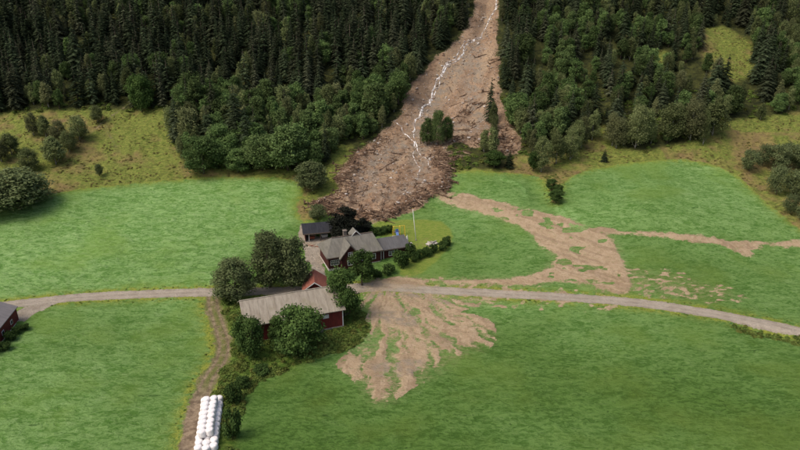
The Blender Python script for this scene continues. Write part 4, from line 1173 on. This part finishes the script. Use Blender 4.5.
for k, (ox_, oy_, w_, h_, mt, nm, lb) in enumerate([(1.7, 1.2, 1.5, 0.9, 'red_paint', 'garden_cart', 'rust red garden cart parked in the carport'), (5.2, 1.5, 1.4, 1.0, 'white', 'chest', 'white chest standing inside the carport')]):
    p = Vector((cx_, cy_, cz)) + Matrix.Rotation(R(13), 3, 'Z') @ Vector((ox_, oy_, 0))
    t = tag(empty(nm, p, R(13 + 20 * k)), lb, 'cart' if k == 0 else 'chest')
    MB().prism([(-w_ / 2, 0.35), (w_ / 2, 0.35), (w_ / 2 + 0.12, h_), (-w_ / 2 - 0.12, h_)], -0.45, 0.45, 'y').build('body', M[mt], t)
    for sx in (-0.5, 0.5):
        MB().tube([(sx, -0.55, 0.2), (sx, -0.47, 0.2)], [0.2, 0.2], 12).build('wheel' if k == 0 else 'foot', M['timber'], t)
        MB().tube([(sx, 0.47, 0.2), (sx, 0.55, 0.2)], [0.2, 0.2], 12).build('wheel' if k == 0 else 'foot', M['timber'], t)
# loose boards before the carport
for k in range(5):
    q = G(308 + k * 2.6, 243.5 + 0.7 * k + (k % 2), 0.06)
    b = MB().box(-1.3, 1.3, -0.09, 0.09, -0.03, 0.03).box(-1.1, -1.0, -0.3, 0.3, -0.06, -0.031).build('plank', M['red_paint'] if k % 2 else M['log_pale'], None)
    b.location = q; b.rotation_euler = (0, R(4), R(-14 + 26 * (k % 3)))
    tag(b, '%s loose board lying before the carport, %s from the left' % ('reddish' if k % 2 else 'pale', ['first', 'second', 'third', 'fourth', 'last'][k]), 'board', 'boards before the carport')

# ---- shed cut by the left frame edge
e0 = Vector(P(18.5, 319.5)); e1 = Vector(P(-4, 349))
d_ = (e1 - e0); ln = d_.length; d_.normalize()
zf = ground(*e0) - 0.15
rz_ = math.atan2(d_.y, d_.x)
ls = tag(empty('field_shed', (e0.x, e0.y, zf), rz_), 'red shed with flat grey sheet roof at the left picture edge', 'shed')
# local x runs along the visible wall towards the camera; the shed body lies at local -y or +y (picture left)
sgn = -1
SW, SL, SH = 9.0, max(ln, 15.0), 3.1
MB().prism([(0, 0.1), (sgn * SW, 0.1), (sgn * SW, SH), (sgn * SW / 2, SH + 1.75), (0, SH)], 0, SL).build('wall', M['red_wall'], ls)
gable_roof(-0.4, SL + 0.5, 0.3, sgn * SW - 0.3, SH - 0.02, SH + 2.05, 0.16).build('roof', M['shed_roof'], ls)
fm = MB()
MB().box(-0.06, SL + 0.06, sgn * SW - 0.06, 0.06, -3.0, 0.096).build('foundation', M['whitewash'], ls)
MB().box(-0.05, 0.14, -0.12, 0.05, 0.1, SH - 0.05).build('corner_board', M['dark_red'], ls)
for k in range(3):
    xk = 2.6 + 4.2 * k
    f = MB().box(xk, xk + 1.0, 0.003, 0.07, 0.9, 1.8).build('window', M['white'], ls)
    MB().box(xk + 0.1, xk + 0.9, 0.072, 0.085, 1.0, 1.7).build('pane', M['glass'], f)

# ---- flagpole
q = G(416, 240.5)
fp = tag(empty('flagpole', q), 'tall white flagpole leaning on the lawn right of the house', 'flagpole')
fp.rotation_euler = (0, R(-6), 0)
MB().tube([(0, 0, -0.4), (0, 0, 4), (0, 0, 8.9)], [0.09, 0.075, 0.045], 10).build('pole', M['flag_white'], fp, True)
MB().tube([(0, 0, 8.9), (0, 0, 8.97), (0, 0, 9.06), (0, 0, 9.12)], [0.04, 0.11, 0.11, 0.03], 10).build('finial', M['yellow'], fp, True)
MB().box(-0.18, 0.18, -0.18, 0.18, -0.3, 0.35).build('base', M['stone'], fp)
MB().tube([(0.12, 0, 0.9), (0.12, 0, 8.8)], [0.012, 0.012], 5).build('halyard', M['flag_white'], fp)

# ---- play tower, parasol, table, stone garden blocks
q = G(396.5, 236)
pt_ = tag(empty('play_tower', q, R(15)), 'children\'s play frame with yellow bars and blue slide behind the house wing', 'play frame')
for a in (-0.9, 0.9):
    for b in (-0.6, 0.6):
        MB().tube([(a, b, -0.2), (a * 0.95, b * 0.8, 2.4)], [0.07, 0.07], 7).build('post', M['yellow'], pt_)
for a in (-0.87, 0.87):
    MB().tube([(a, -0.48, 2.35), (a, -0.3, 2.75), (a, 0.3, 2.75), (a, 0.48, 2.35)], [0.08] * 4, 7).build('arch', M['yellow'], pt_)
MB().tube([(-0.9, 0, 2.75), (2.2, 0, 2.75)], [0.08, 0.08], 7).build('top_bar', M['yellow'], pt_)
MB().tube([(2.2, -0.7, -0.2), (2.2, 0, 2.8)], [0.07, 0.07], 7).build('post', M['yellow'], pt_)
MB().tube([(2.2, 0.7, -0.2), (2.2, 0, 2.8)], [0.07, 0.07], 7).build('post', M['yellow'], pt_)
MB().box(-0.85, 0.85, -0.5, 0.5, 1.2, 1.28).build('platform', M['timber'], pt_)
MB().add([(-0.35, -0.5, 1.35), (0.35, -0.5, 1.35), (0.35, -2.2, 0.2), (-0.35, -2.2, 0.2), (-0.35, -0.5, 1.25), (0.35, -0.5, 1.25), (0.35, -2.2, 0.1), (-0.35, -2.2, 0.1)],
         [(0, 1, 2, 3), (4, 7, 6, 5), (0, 4, 5, 1), (1, 5, 6, 2), (2, 6, 7, 3), (3, 7, 4, 0)]).build('slide', M['blue'], pt_)
MB().box(-0.4, 0.4, -0.52, -0.46, 1.3, 2.2).build('panel', M['blue'], pt_)
q = G(395.5, 237.5)
wb = tag(empty('sandbox', q, R(12)), 'low white sandbox at the foot of the play frame', 'sandbox')
for (a, b, c, d) in ((-0.8, 0.8, -0.65, -0.55), (-0.8, 0.8, 0.55, 0.65), (-0.8, -0.7, -0.546, 0.546), (0.7, 0.8, -0.546, 0.546)):
    MB().box(a, b, c, d, -0.1, 0.3).build('board', M['white'], wb)
MB().box(-0.69, 0.69, -0.54, 0.54, -0.1, 0.2).build('sand', M['rock_pale'], wb)
q = G(407, 243)
gp = tag(empty('parasol', q), 'closed white garden parasol beside the grey table', 'parasol')
MB().tube([(0, 0, 0), (0, 0, 2.3)], [0.03, 0.03], 7).build('pole', M['flag_white'], gp)
MB().tube([(0, 0, 0.75), (0, 0, 1.0), (0, 0, 1.7), (0, 0, 2.25)], [0.30, 0.34, 0.2, 0.04], 9).build('canopy', M['white'], gp)
MB().tube([(0, 0, -0.05), (0, 0, 0.12)], [0.3, 0.26], 10).build('base', M['stone'], gp)
q = G(408.5, 246)
gt = tag(empty('garden_table', q, R(18)), 'grey garden table on the terrace right of the house', 'table')
MB().box(-0.95, 0.95, -0.5, 0.5, 0.7, 0.76).build('table_top', M['rock_pale'], gt)
for a in (-0.8, 0.8):
    for b in (-0.38, 0.38): MB().box(a - 0.04, a + 0.04, b - 0.04, b + 0.04, -0.1, 0.697).build('leg', M['timber'], gt)
for k, (px, py, w_) in enumerate([(428.5, 246, 1.7), (435, 245, 1.6), (431, 243.5, 1.3)]):
    q = G(px, py)
    blk = tag(empty('stone_bench', q, R(-55 + 100 * (k == 1) + 40 * (k == 2))), ['pale stone garden seat, left of the dark fire pit', 'pale stone garden seat, right of the dark fire pit', 'dark fire pit between two stone seats'][k], 'fire pit' if k == 2 else 'seat')
    if k < 2:
        MB().box(-w_ / 2, w_ / 2, -0.35, 0.35, 0.32, 0.5).build('slab', M['rock_pale'], blk)
        for a in (-0.55, 0.55): MB().box(a - 0.16, a + 0.16, -0.28, 0.28, -0.2, 0.317).build('support', M['stone'], blk)
        MB().box(-w_ / 2, w_ / 2, 0.26, 0.42, 0.503, 0.95).build('backrest', M['rock_pale'], blk)
    else:
        blk.name = 'fire_pit'
        for a in range(8):
            t = a * math.pi / 4
            st = MB().box(-0.2, 0.2, -0.13, 0.13, -0.15, 0.3 + 0.06 * (a % 3)).build('stone', M['rock'], blk)
            st.location = (0.6 * math.cos(t), 0.6 * math.sin(t), 0); st.rotation_euler = (0, 0, t + math.pi / 2)
        MB().tube([(0, 0, -0.1), (0, 0, 0.08)], [0.48, 0.44], 10).build('ash', M['black_roof'], blk)

# ------------------------------------------------------------------ white wrapped bales
def bale_mesh(seed):
    r_ = np.random.default_rng(seed)
    n = 16; prof = [(0.0, 0.0), (0.40, -0.0), (0.56, 0.05), (0.635, 0.18), (0.65, 0.42), (0.645, 0.75), (0.63, 1.0), (0.55, 1.14), (0.38, 1.2), (0.0, 1.215)]
    v = []; f = []
    for (r, z) in prof[1:-1]:
        for k in range(n):
            t = 2 * math.pi * k / n; rr = r * (1 + r_.normal(0, 0.018))
            v.append((rr * math.cos(t), rr * math.sin(t), z + r_.normal(0, 0.012)))
    m = len(prof) - 2
    v += [(0, 0, 0), (0, 0, 1.2)]
    for i in range(m - 1):
        for k in range(n):
            f.append((i * n + k, i * n + (k + 1) % n, (i + 1) * n + (k + 1) % n, (i + 1) * n + k))
    for k in range(n):
        f.append((m * n, (k + 1) % n, k)); f.append((m * n + 1, (m - 1) * n + k, (m - 1) * n + (k + 1) % n))
    me = bpy.data.meshes.new('bale'); me.from_pydata(v, [], f); me.polygons.foreach_set("use_smooth", np.full(len(f), True))
    me.materials.append(M['wrap'])
    return me
bales = [bale_mesh(i) for i in range(4)]
b0 = Vector((*P(212.5, 403), 0)); b1 = Vector((*P(206.5, 452), 0))
ax = (b1 - b0); blen = ax.length; ax.normalize(); sd_ = Vector((-ax.y, ax.x, 0))
if sd_.x < 0: sd_ = -sd_
nb_ = int(round(blen / 1.19)) + 1
colnm = ['left column', 'middle column', 'right column']
ordn = ['far end', 'second', 'third', 'fourth', 'fifth', 'sixth', 'seventh', 'eighth', 'ninth', 'tenth', 'eleventh', 'twelfth', 'thirteenth', 'fourteenth', 'fifteenth']
base_top = {}
for i in range(nb_):
    for k in range(3):
        p = b0 + ax * (1.19 * i + random.uniform(-0.06, 0.06) + (0.25 if k == 1 else 0)) + sd_ * ((k - 1) * 1.2 + random.uniform(-0.05, 0.05))
        zb_ = max(ground(p.x + a, p.y + b) for a in (-0.4, 0.4) for b in (-0.4, 0.4)) - 0.12
        o = link_mesh('bale', random.choice(bales)); o.location = (p.x, p.y, zb_); o.rotation_euler = (R(random.uniform(-2, 2)), R(random.uniform(-2, 2)), random.uniform(0, 6.28))
        base_top[(i, k)] = zb_ + 1.2
        tag(o, 'white wrapped round bale on the ground, %s, %s' % (colnm[k], 'far end' if i == 0 else 'number %s from the far end' % ordn[i]), 'bale', 'white wrapped bales beside the track')
for i in range(1, nb_ - 2):
    for k in range(2):
        p = b0 + ax * (1.19 * i + 0.3 + random.uniform(-0.06, 0.06)) + sd_ * ((k - 0.5) * 1.2 - 0.12 + random.uniform(-0.05, 0.05))
        zb_ = max(base_top[(i, k)], base_top[(i, k + 1)]) - 0.03
        o = link_mesh('bale', random.choice(bales)); o.location = (p.x, p.y, zb_); o.rotation_euler = (0, R(random.uniform(-3, 3)), random.uniform(0, 6.28))
        tag(o, 'white wrapped round bale of the upper layer, %s row, %s' % ('left' if k == 0 else 'right', 'farthest' if i == 1 else 'number %s from the far end' % ordn[i - 1]), 'bale', 'white wrapped bales beside the track')

# ------------------------------------------------------------------ debris of the landslide
def rock_mesh(seed, mat, amp=0.28):
    import bmesh
    bm = bmesh.new(); bmesh.ops.create_icosphere(bm, subdivisions=2, radius=1.0)
    r_ = random.Random(seed)
    ph = [Vector((r_.uniform(-1, 1), r_.uniform(-1, 1), r_.uniform(-1, 1))).normalized() for _ in range(7)]
    cut = [r_.uniform(0.55, 0.95) for _ in ph]
    for vtx in bm.verts:
        for n_, c in zip(ph, cut):
            dd = vtx.co.dot(n_)
            if dd > c: vtx.co -= n_ * (dd - c) * 0.85
        vtx.co *= 1 + r_.uniform(-0.05, 0.05)
        vtx.co.z *= 0.72
    me = bpy.data.meshes.new('boulder'); bm.to_mesh(me); bm.free(); me.materials.append(mat)
    return me
ROCKS = {k: [rock_mesh(10 * j + i, M[k]) for i in range(3)] for j, k in enumerate(('rock', 'rock_dark', 'rock_pale'))}


def make_log(L, r0, mat, seed, root=False, nbr=3):
    r_ = random.Random(seed); m = MB(); n = 6
    pts = [Vector(((i / (n - 1) - 0.5) * L, r_.uniform(-0.03, 0.03) * L * 0.5, r_.uniform(-0.015, 0.015) * L)) for i in range(n)]
    m.tube(pts, [r0 * (1 - 0.11 * i) * r_.uniform(0.92, 1.08) for i in range(n)], 7)
    for k in range(nbr):
        i = r_.randrange(1, n - 1); p = pts[i]
        d = Vector((r_.uniform(0.2, 0.8), r_.uniform(-1, 1), r_.uniform(-0.2, 1))).normalized()
        l = r_.uniform(0.4, 1.3)
        m.tube([p, p + d * l * 0.6, p + d * l + Vector((0, 0, 0.1))], [r0 * 0.35, r0 * 0.25, r0 * 0.1], 5)
    if root:
        p = pts[0]
        for k in range(9):
            a = k * 0.7 + r_.uniform(-0.3, 0.3); l = r_.uniform(0.6, 1.2)
            d = Vector((-0.35, math.cos(a), math.sin(a)))
            m.tube([p, p + d * l * 0.5, p + d * l + Vector((-0.1, 0, 0))], [r0 * 0.9, r0 * 0.5, r0 * 0.12], 5)
    me = m.mesh('log', True); me.materials.append(mat)
    return me
LOGS = [make_log(6, 0.20, M['log'], 1, True, 4), make_log(7, 0.17, M['log'], 2, False, 6), make_log(5, 0.22, M['log'], 3, False, 3), make_log(8, 0.15, M['log'], 4, True, 7),
        make_log(4, 0.18, M['log'], 5, True, 5), make_log(6, 0.15, M['log_pale'], 6, False, 2), make_log(7.5, 0.13, M['log_pale'], 7, False, 3)]
LLEN = [6, 7, 5, 8, 4, 6, 7.5]
Wb = W['SLIDE']
def rand_in_slide(y0, y1):
    while True:
        x = rng.uniform(Wb[:, 0].min(), Wb[:, 0].max()); y = rng.uniform(y0, y1)
        d = grid_at(D['SLIDE'], x, y)
        if d > 0.3: return x, y, d
def slide_zone(x, y):
    uu, vv, _ = project(x, y, ground(x, y))
    if vv > 192: return 'along the toe of the landslide above the house' if uu < 415 else 'at the right tip of the landslide toe'
    if vv > 160: return 'in the left half of the debris lobe' if uu < 395 else 'in the right half of the debris lobe'
    if uu > 485: return 'in the side chute right of the slide island'
    if vv > 100: return 'in the middle of the scar'
    return 'high up in the scar'
ymin = Wb[:, 1].min()
nlog = 0
tries = 0
while nlog < 170 and tries < 20000:
    tries += 1
    x, y, d = rand_in_slide(ymin, 205 if nlog < 150 else 275)
    if nlog < 150 and (d > 4.5 or (y > 172 and d > 2.5)) and rng.uniform() < 0.97: continue
    k = random.randrange(7) if random.random() < 0.55 else random.randrange(5)
    ang_ = random.gauss(0.05, 0.45) if nlog < 150 else random.uniform(0, 3.14)
    if nlog < 150 and random.random() < 0.5: ang_ = random.gauss(-0.3 if x < -2 else 0.38, 0.22)
    if random.random() < 0.5: ang_ += math.pi
    Lh = LLEN[k] / 2; sc_ = random.uniform(0.55, 1.1)
    ex, ey = math.cos(ang_) * Lh * sc_, math.sin(ang_) * Lh * sc_
    za, zc = ground(x - ex, y - ey), ground(x + ex, y + ey)
    zm = ground(x, y)
    tilt = math.atan2(zc - za, 2 * Lh * sc_)
    o = link_mesh('log', LOGS[k]); o.location = (x, y, max(zm, (za + zc) / 2) + 0.05)
    o.rotation_euler = (random.uniform(0, 6.28), -tilt, ang_); o.rotation_mode = 'XYZ'; o.scale = (sc_, random.uniform(0.9, 1.3), random.uniform(0.9, 1.3))
    what = ('uprooted trunk with roots' if k in (0, 3, 4) else 'pale barkless trunk' if k > 4 else 'dark broken trunk')
    lb = '%s%s lying %s' % ('long ' if LLEN[k] * sc_ > 5.5 else 'short ' if LLEN[k] * sc_ < 3.6 else '', what, slide_zone(x, y))
    tag(o, lb, 'log', 'driftwood: ' + lb); nlog += 1

for (px, py, w_, h_, n_) in ((466, 124, 12, 20, 26), (506, 138, 7, 12, 16), (458, 156, 10, 5, 18), (470, 99, 14, 2, 7)):
    for i in range(n_):
        x, y = P(px + rng.uniform(-w_, w_), py + rng.uniform(-h_, h_)); k = int(rng.integers(0, 7)); sc_ = float(rng.uniform(0.4, 0.9)); ang_ = float(rng.uniform(-0.6, 0.6) if h_ < 6 else rng.uniform(0, 6.28))
        Lh = LLEN[k] / 2; ex, ey = math.cos(ang_) * Lh * sc_, math.sin(ang_) * Lh * sc_
        za, zc = ground(x - ex, y - ey), ground(x + ex, y + ey)
        o = link_mesh('log', LOGS[k]); o.location = (x, y, max(ground(x, y), (za + zc) / 2) + 0.05); o.scale = (sc_, 1, 1)
        o.rotation_euler = (random.uniform(0, 6.28), -math.atan2(zc - za, 2 * Lh * sc_), ang_)
        lb = '%s%s in the %s' % ('short ' if LLEN[k] * sc_ < 3.6 else 'long ', 'uprooted trunk' if k in (0, 3, 4) else 'pale barkless trunk' if k > 4 else 'dark broken trunk',
             {466: 'jam between the slide island and the green clump', 506: 'side chute jam right of the slide island', 458: 'dark pile beside the middle field', 470: 'dark line across the upper scar'}[px])
        tag(o, lb, 'log', 'driftwood: ' + lb)

def scatter_rock(x, y, r, kind, lb, grp):
    o = link_mesh('boulder', random.choice(ROCKS[kind])); o.location = (x, y, ground(x, y) + r * 0.18)
    o.scale = (r * random.uniform(0.8, 1.3), r * random.uniform(0.8, 1.2), r * random.uniform(0.7, 1.1)); o.rotation_euler = (random.uniform(-0.3, 0.3), random.uniform(-0.3, 0.3), random.uniform(0, 6.28))
    tag(o, lb, 'boulder', grp)
for i in range(250):
    if i < 80:                                              # along the stream
        t = rng.uniform(0, 1) * 13; a = int(t)
        sp_ = [(498, -8), (495, 8), (489, 20), (480, 33), (470, 40), (464, 46), (460, 54), (450, 60), (444, 69), (436, 79), (432, 89), (429, 98), (422, 107), (417, 119), (413, 132)]
        px = sp_[a][0] + (sp_[a + 1][0] - sp_[a][0]) * (t - a) + rng.normal(0, 4.5); py = sp_[a][1] + (sp_[a + 1][1] - sp_[a][1]) * (t - a) + rng.normal(0, 2)
        x, y = P(px, py); kind = 'rock_pale' if rng.uniform() < 0.6 else 'rock'; r = rng.uniform(0.15, 0.5)
        if grid_at(D['SLIDE'], x, y) < 0: continue
    else:
        x, y, d = rand_in_slide(ymin, 300); kind = ['rock', 'rock_dark', 'rock_pale', 'rock'][int(rng.integers(0, 4))]; r = rng.uniform(0.2, 0.62)
    what = {'rock': 'grey', 'rock_dark': 'mud brown', 'rock_pale': 'pale'}[kind]
    lb = '%s%s boulder %s' % ('big ' if r > 0.55 else 'small ' if r < 0.35 else '', what, 'beside the white stream' if i < 80 else slide_zone(x, y))
    scatter_rock(x, y, r, kind, lb, 'boulders: ' + lb)

# bare snapped trunk standing by the stream
q = G(420.5, 143)
sn = tag(empty('snag', q), 'pale bare snapped trunk standing beside the stream', 'dead tree')
MB().tube([(0, 0, -0.5), (0.05, 0, 4), (0.0, 0, 8.2)], [0.2, 0.15, 0.09], 8).build('trunk', M['log_pale'], sn, True)
MB().tube([(0, 0, 5.2), (0.5, 0.1, 5.9)], [0.06, 0.02], 5).tube([(0, 0, 6.6), (-0.4, -0.2, 7.2)], [0.05, 0.02], 5).build('branch_stub', M['log_pale'], sn)

# rubble, sticks: countless
def proto_obj(meshes): return [[carrier(m)] for m in meshes if carrier(m)]
pts_ = []
for i in range(5200):
    x, y, d = rand_in_slide(ymin, 300)
    pts_.append((x, y, ground(x, y), float(rng.uniform(0.06, 0.24))))
gn_scatter('rubble', 'loose stones and clods strewn over the landslide', 'rubble', pts_, proto_obj(ROCKS['rock'] + ROCKS['rock_dark'] + ROCKS['rock_dark'] + ROCKS['rock_pale'][:1]), 3)
pts_ = []
while len(pts_) < 2600:
    x, y, d = rand_in_slide(ymin, 215 if len(pts_) < 2100 else 290)
    if d > 5 and rng.uniform() < 0.85: continue
    pts_.append((x, y, ground(x, y) + 0.08, float(rng.uniform(0.15, 0.45))))
gn_scatter('splintered_wood', 'tangle of splintered branches over the landslide toe', 'branches', pts_, proto_obj(LOGS), 4)

# ------------------------------------------------------------------ weeds, heath tufts
def tuft_mesh(name, n, r, h, leaf, mat, seed):
    global rng
    c = rng.normal(0, 1, (n, 3)); c /= np.linalg.norm(c, axis=1)[:, None]; c[:, 2] = np.abs(c[:, 2])
    c = c * rng.uniform(0.4, 1, (n, 1)) * np.array([r, r, h])
    nn = c / np.array([r, r, h]) + np.array([0, 0, 0.5])
    v, q = crown_quads(c, nn, leaf * rng.uniform(0.6, 1.4, n), 0.6)
    me = np_mesh(name, v, q); me.materials.append(mat); return me
def tuft_obj(name, me, px, py, label, sc):
    o = link_mesh(name, me); o.location = G(px, py); o.scale = (sc,) * 3
    return tag(o, label, 'weeds')
weeds = [tuft_mesh('weed_tuft', 150, 0.55, 0.5, 0.11, M['weed'], 1), tuft_mesh('weed_tuft', 150, 0.7, 0.35, 0.11, M['weed'], 2)]
heaths = [tuft_mesh('heath_tuft', 130, 0.7, 0.26, 0.12, M['heath'], 3), tuft_mesh('heath_tuft', 130, 0.55, 0.34, 0.12, M['heath'], 4)]
wo = [tuft_obj('weed_tuft', weeds[0], 222, 372, 'green weed clump at the bend of the farm track', 1.5), tuft_obj('weed_tuft', weeds[1], 352, 336, 'low green weed clump right of the barn corner', 1.5)]
ho = [tuft_obj('heath_tuft', heaths[0], 131, 168, 'brown heath tussock on the left pasture', 1.3), tuft_obj('heath_tuft', heaths[1], 731, 172, 'brown heath tussock at the top corner of the dome field', 1.3)]
def grid_points(mask, n, smin, smax, wt=None):
    idx = np.nonzero(mask)[0]
    area = (half_w(Y[idx]) / 300.0) * np.where(Y[idx] < 200, 0.42, 0.62)
    w = area if wt is None else area * wt[idx]
    pick_ = rng.choice(idx, n, p=w / w.sum())
    out = []
    for i in pick_:
        x = X[i] + rng.uniform(-0.25, 0.25); y = Y[i] + rng.uniform(-0.25, 0.25)
        out.append((x, y, ground(x, y) - 0.03, float(rng.uniform(smin, smax))))
    return out
infr = (np.abs(X) < 0.70 * Y + 10) & (Y > 75) & (Y < 300)
clumpy = sstep(0.42, 0.62, fbm(X / 5, Y / 5, 151, 3)) + 0.08
dry = (mud < -0.6) & (a_gravel < -0.3) & (a_track < -0.3)
gn_scatter('weeds', 'tall weeds around the barn and along the track and road', 'weeds',
           grid_points(infr & dry & (a_rough > -0.2), 2600, 0.5, 1.5, clumpy) + grid_points(infr & dry & (D['ROADBANK'] > -1), 120, 0.5, 1.1) + grid_points(infr & dry & (D['DITCH'] > -1.0), 70, 0.3, 0.6)
           + grid_points(infr & dry & (np.minimum(d_road, d_track) < 3.1) & (a_lawn < 0), 260, 0.2, 0.45), [[o] for o in wo], 8)
gn_scatter('heath', 'brown and olive heath tussocks covering the rough pasture', 'heath',
           grid_points(infr & dry & (a_past > 0.3) & (a_forest < 0.5) & (D['BRIGHT'] < 0), 2600, 0.3, 0.8, clumpy), [[o] for o in ho], 9)
gn_scatter('undergrowth', 'green undergrowth along the foot of the wood', 'undergrowth',
           grid_points(infr & dry & (a_past > 0.3) & (a_forest > 0.3) & (Y < 240), 1500, 0.6, 2.0, clumpy), [[o] for o in wo], 10)
# where several alike things stand together, say which one by its order in the picture
same = {}
for o in bpy.data.objects:
    if o.parent is None and 'label' in o and str(o.get('group', '')).split(':')[0] in ('forest', 'driftwood', 'boulders'):
        same.setdefault(o['label'], []).append(o)
for lb, obs in same.items():
    if len(obs) < 2: continue
    obs.sort(key=lambda o: project(o.location.x, o.location.y, o.location.z)[0])
    for i, o in enumerate(obs):
        k = i + 1
        sfx = 'th' if 10 < k % 100 < 14 else {1: 'st', 2: 'nd', 3: 'rd'}.get(k % 10, 'th')
        t = lb if len(lb.split()) <= 13 else lb.replace(' the ', ' ')
        rank = 'leftmost' if i == 0 else 'rightmost' if i == len(obs) - 1 else '%d%s from left' % (k, sfx)
        o['label'] = ' '.join((t + ', ' + rank).split()[:16])
print("TRIS", sum(len(m.loops) - 2 * len(m.polygons) for m in bpy.data.meshes if m.users), "OBJ", len(bpy.data.objects))
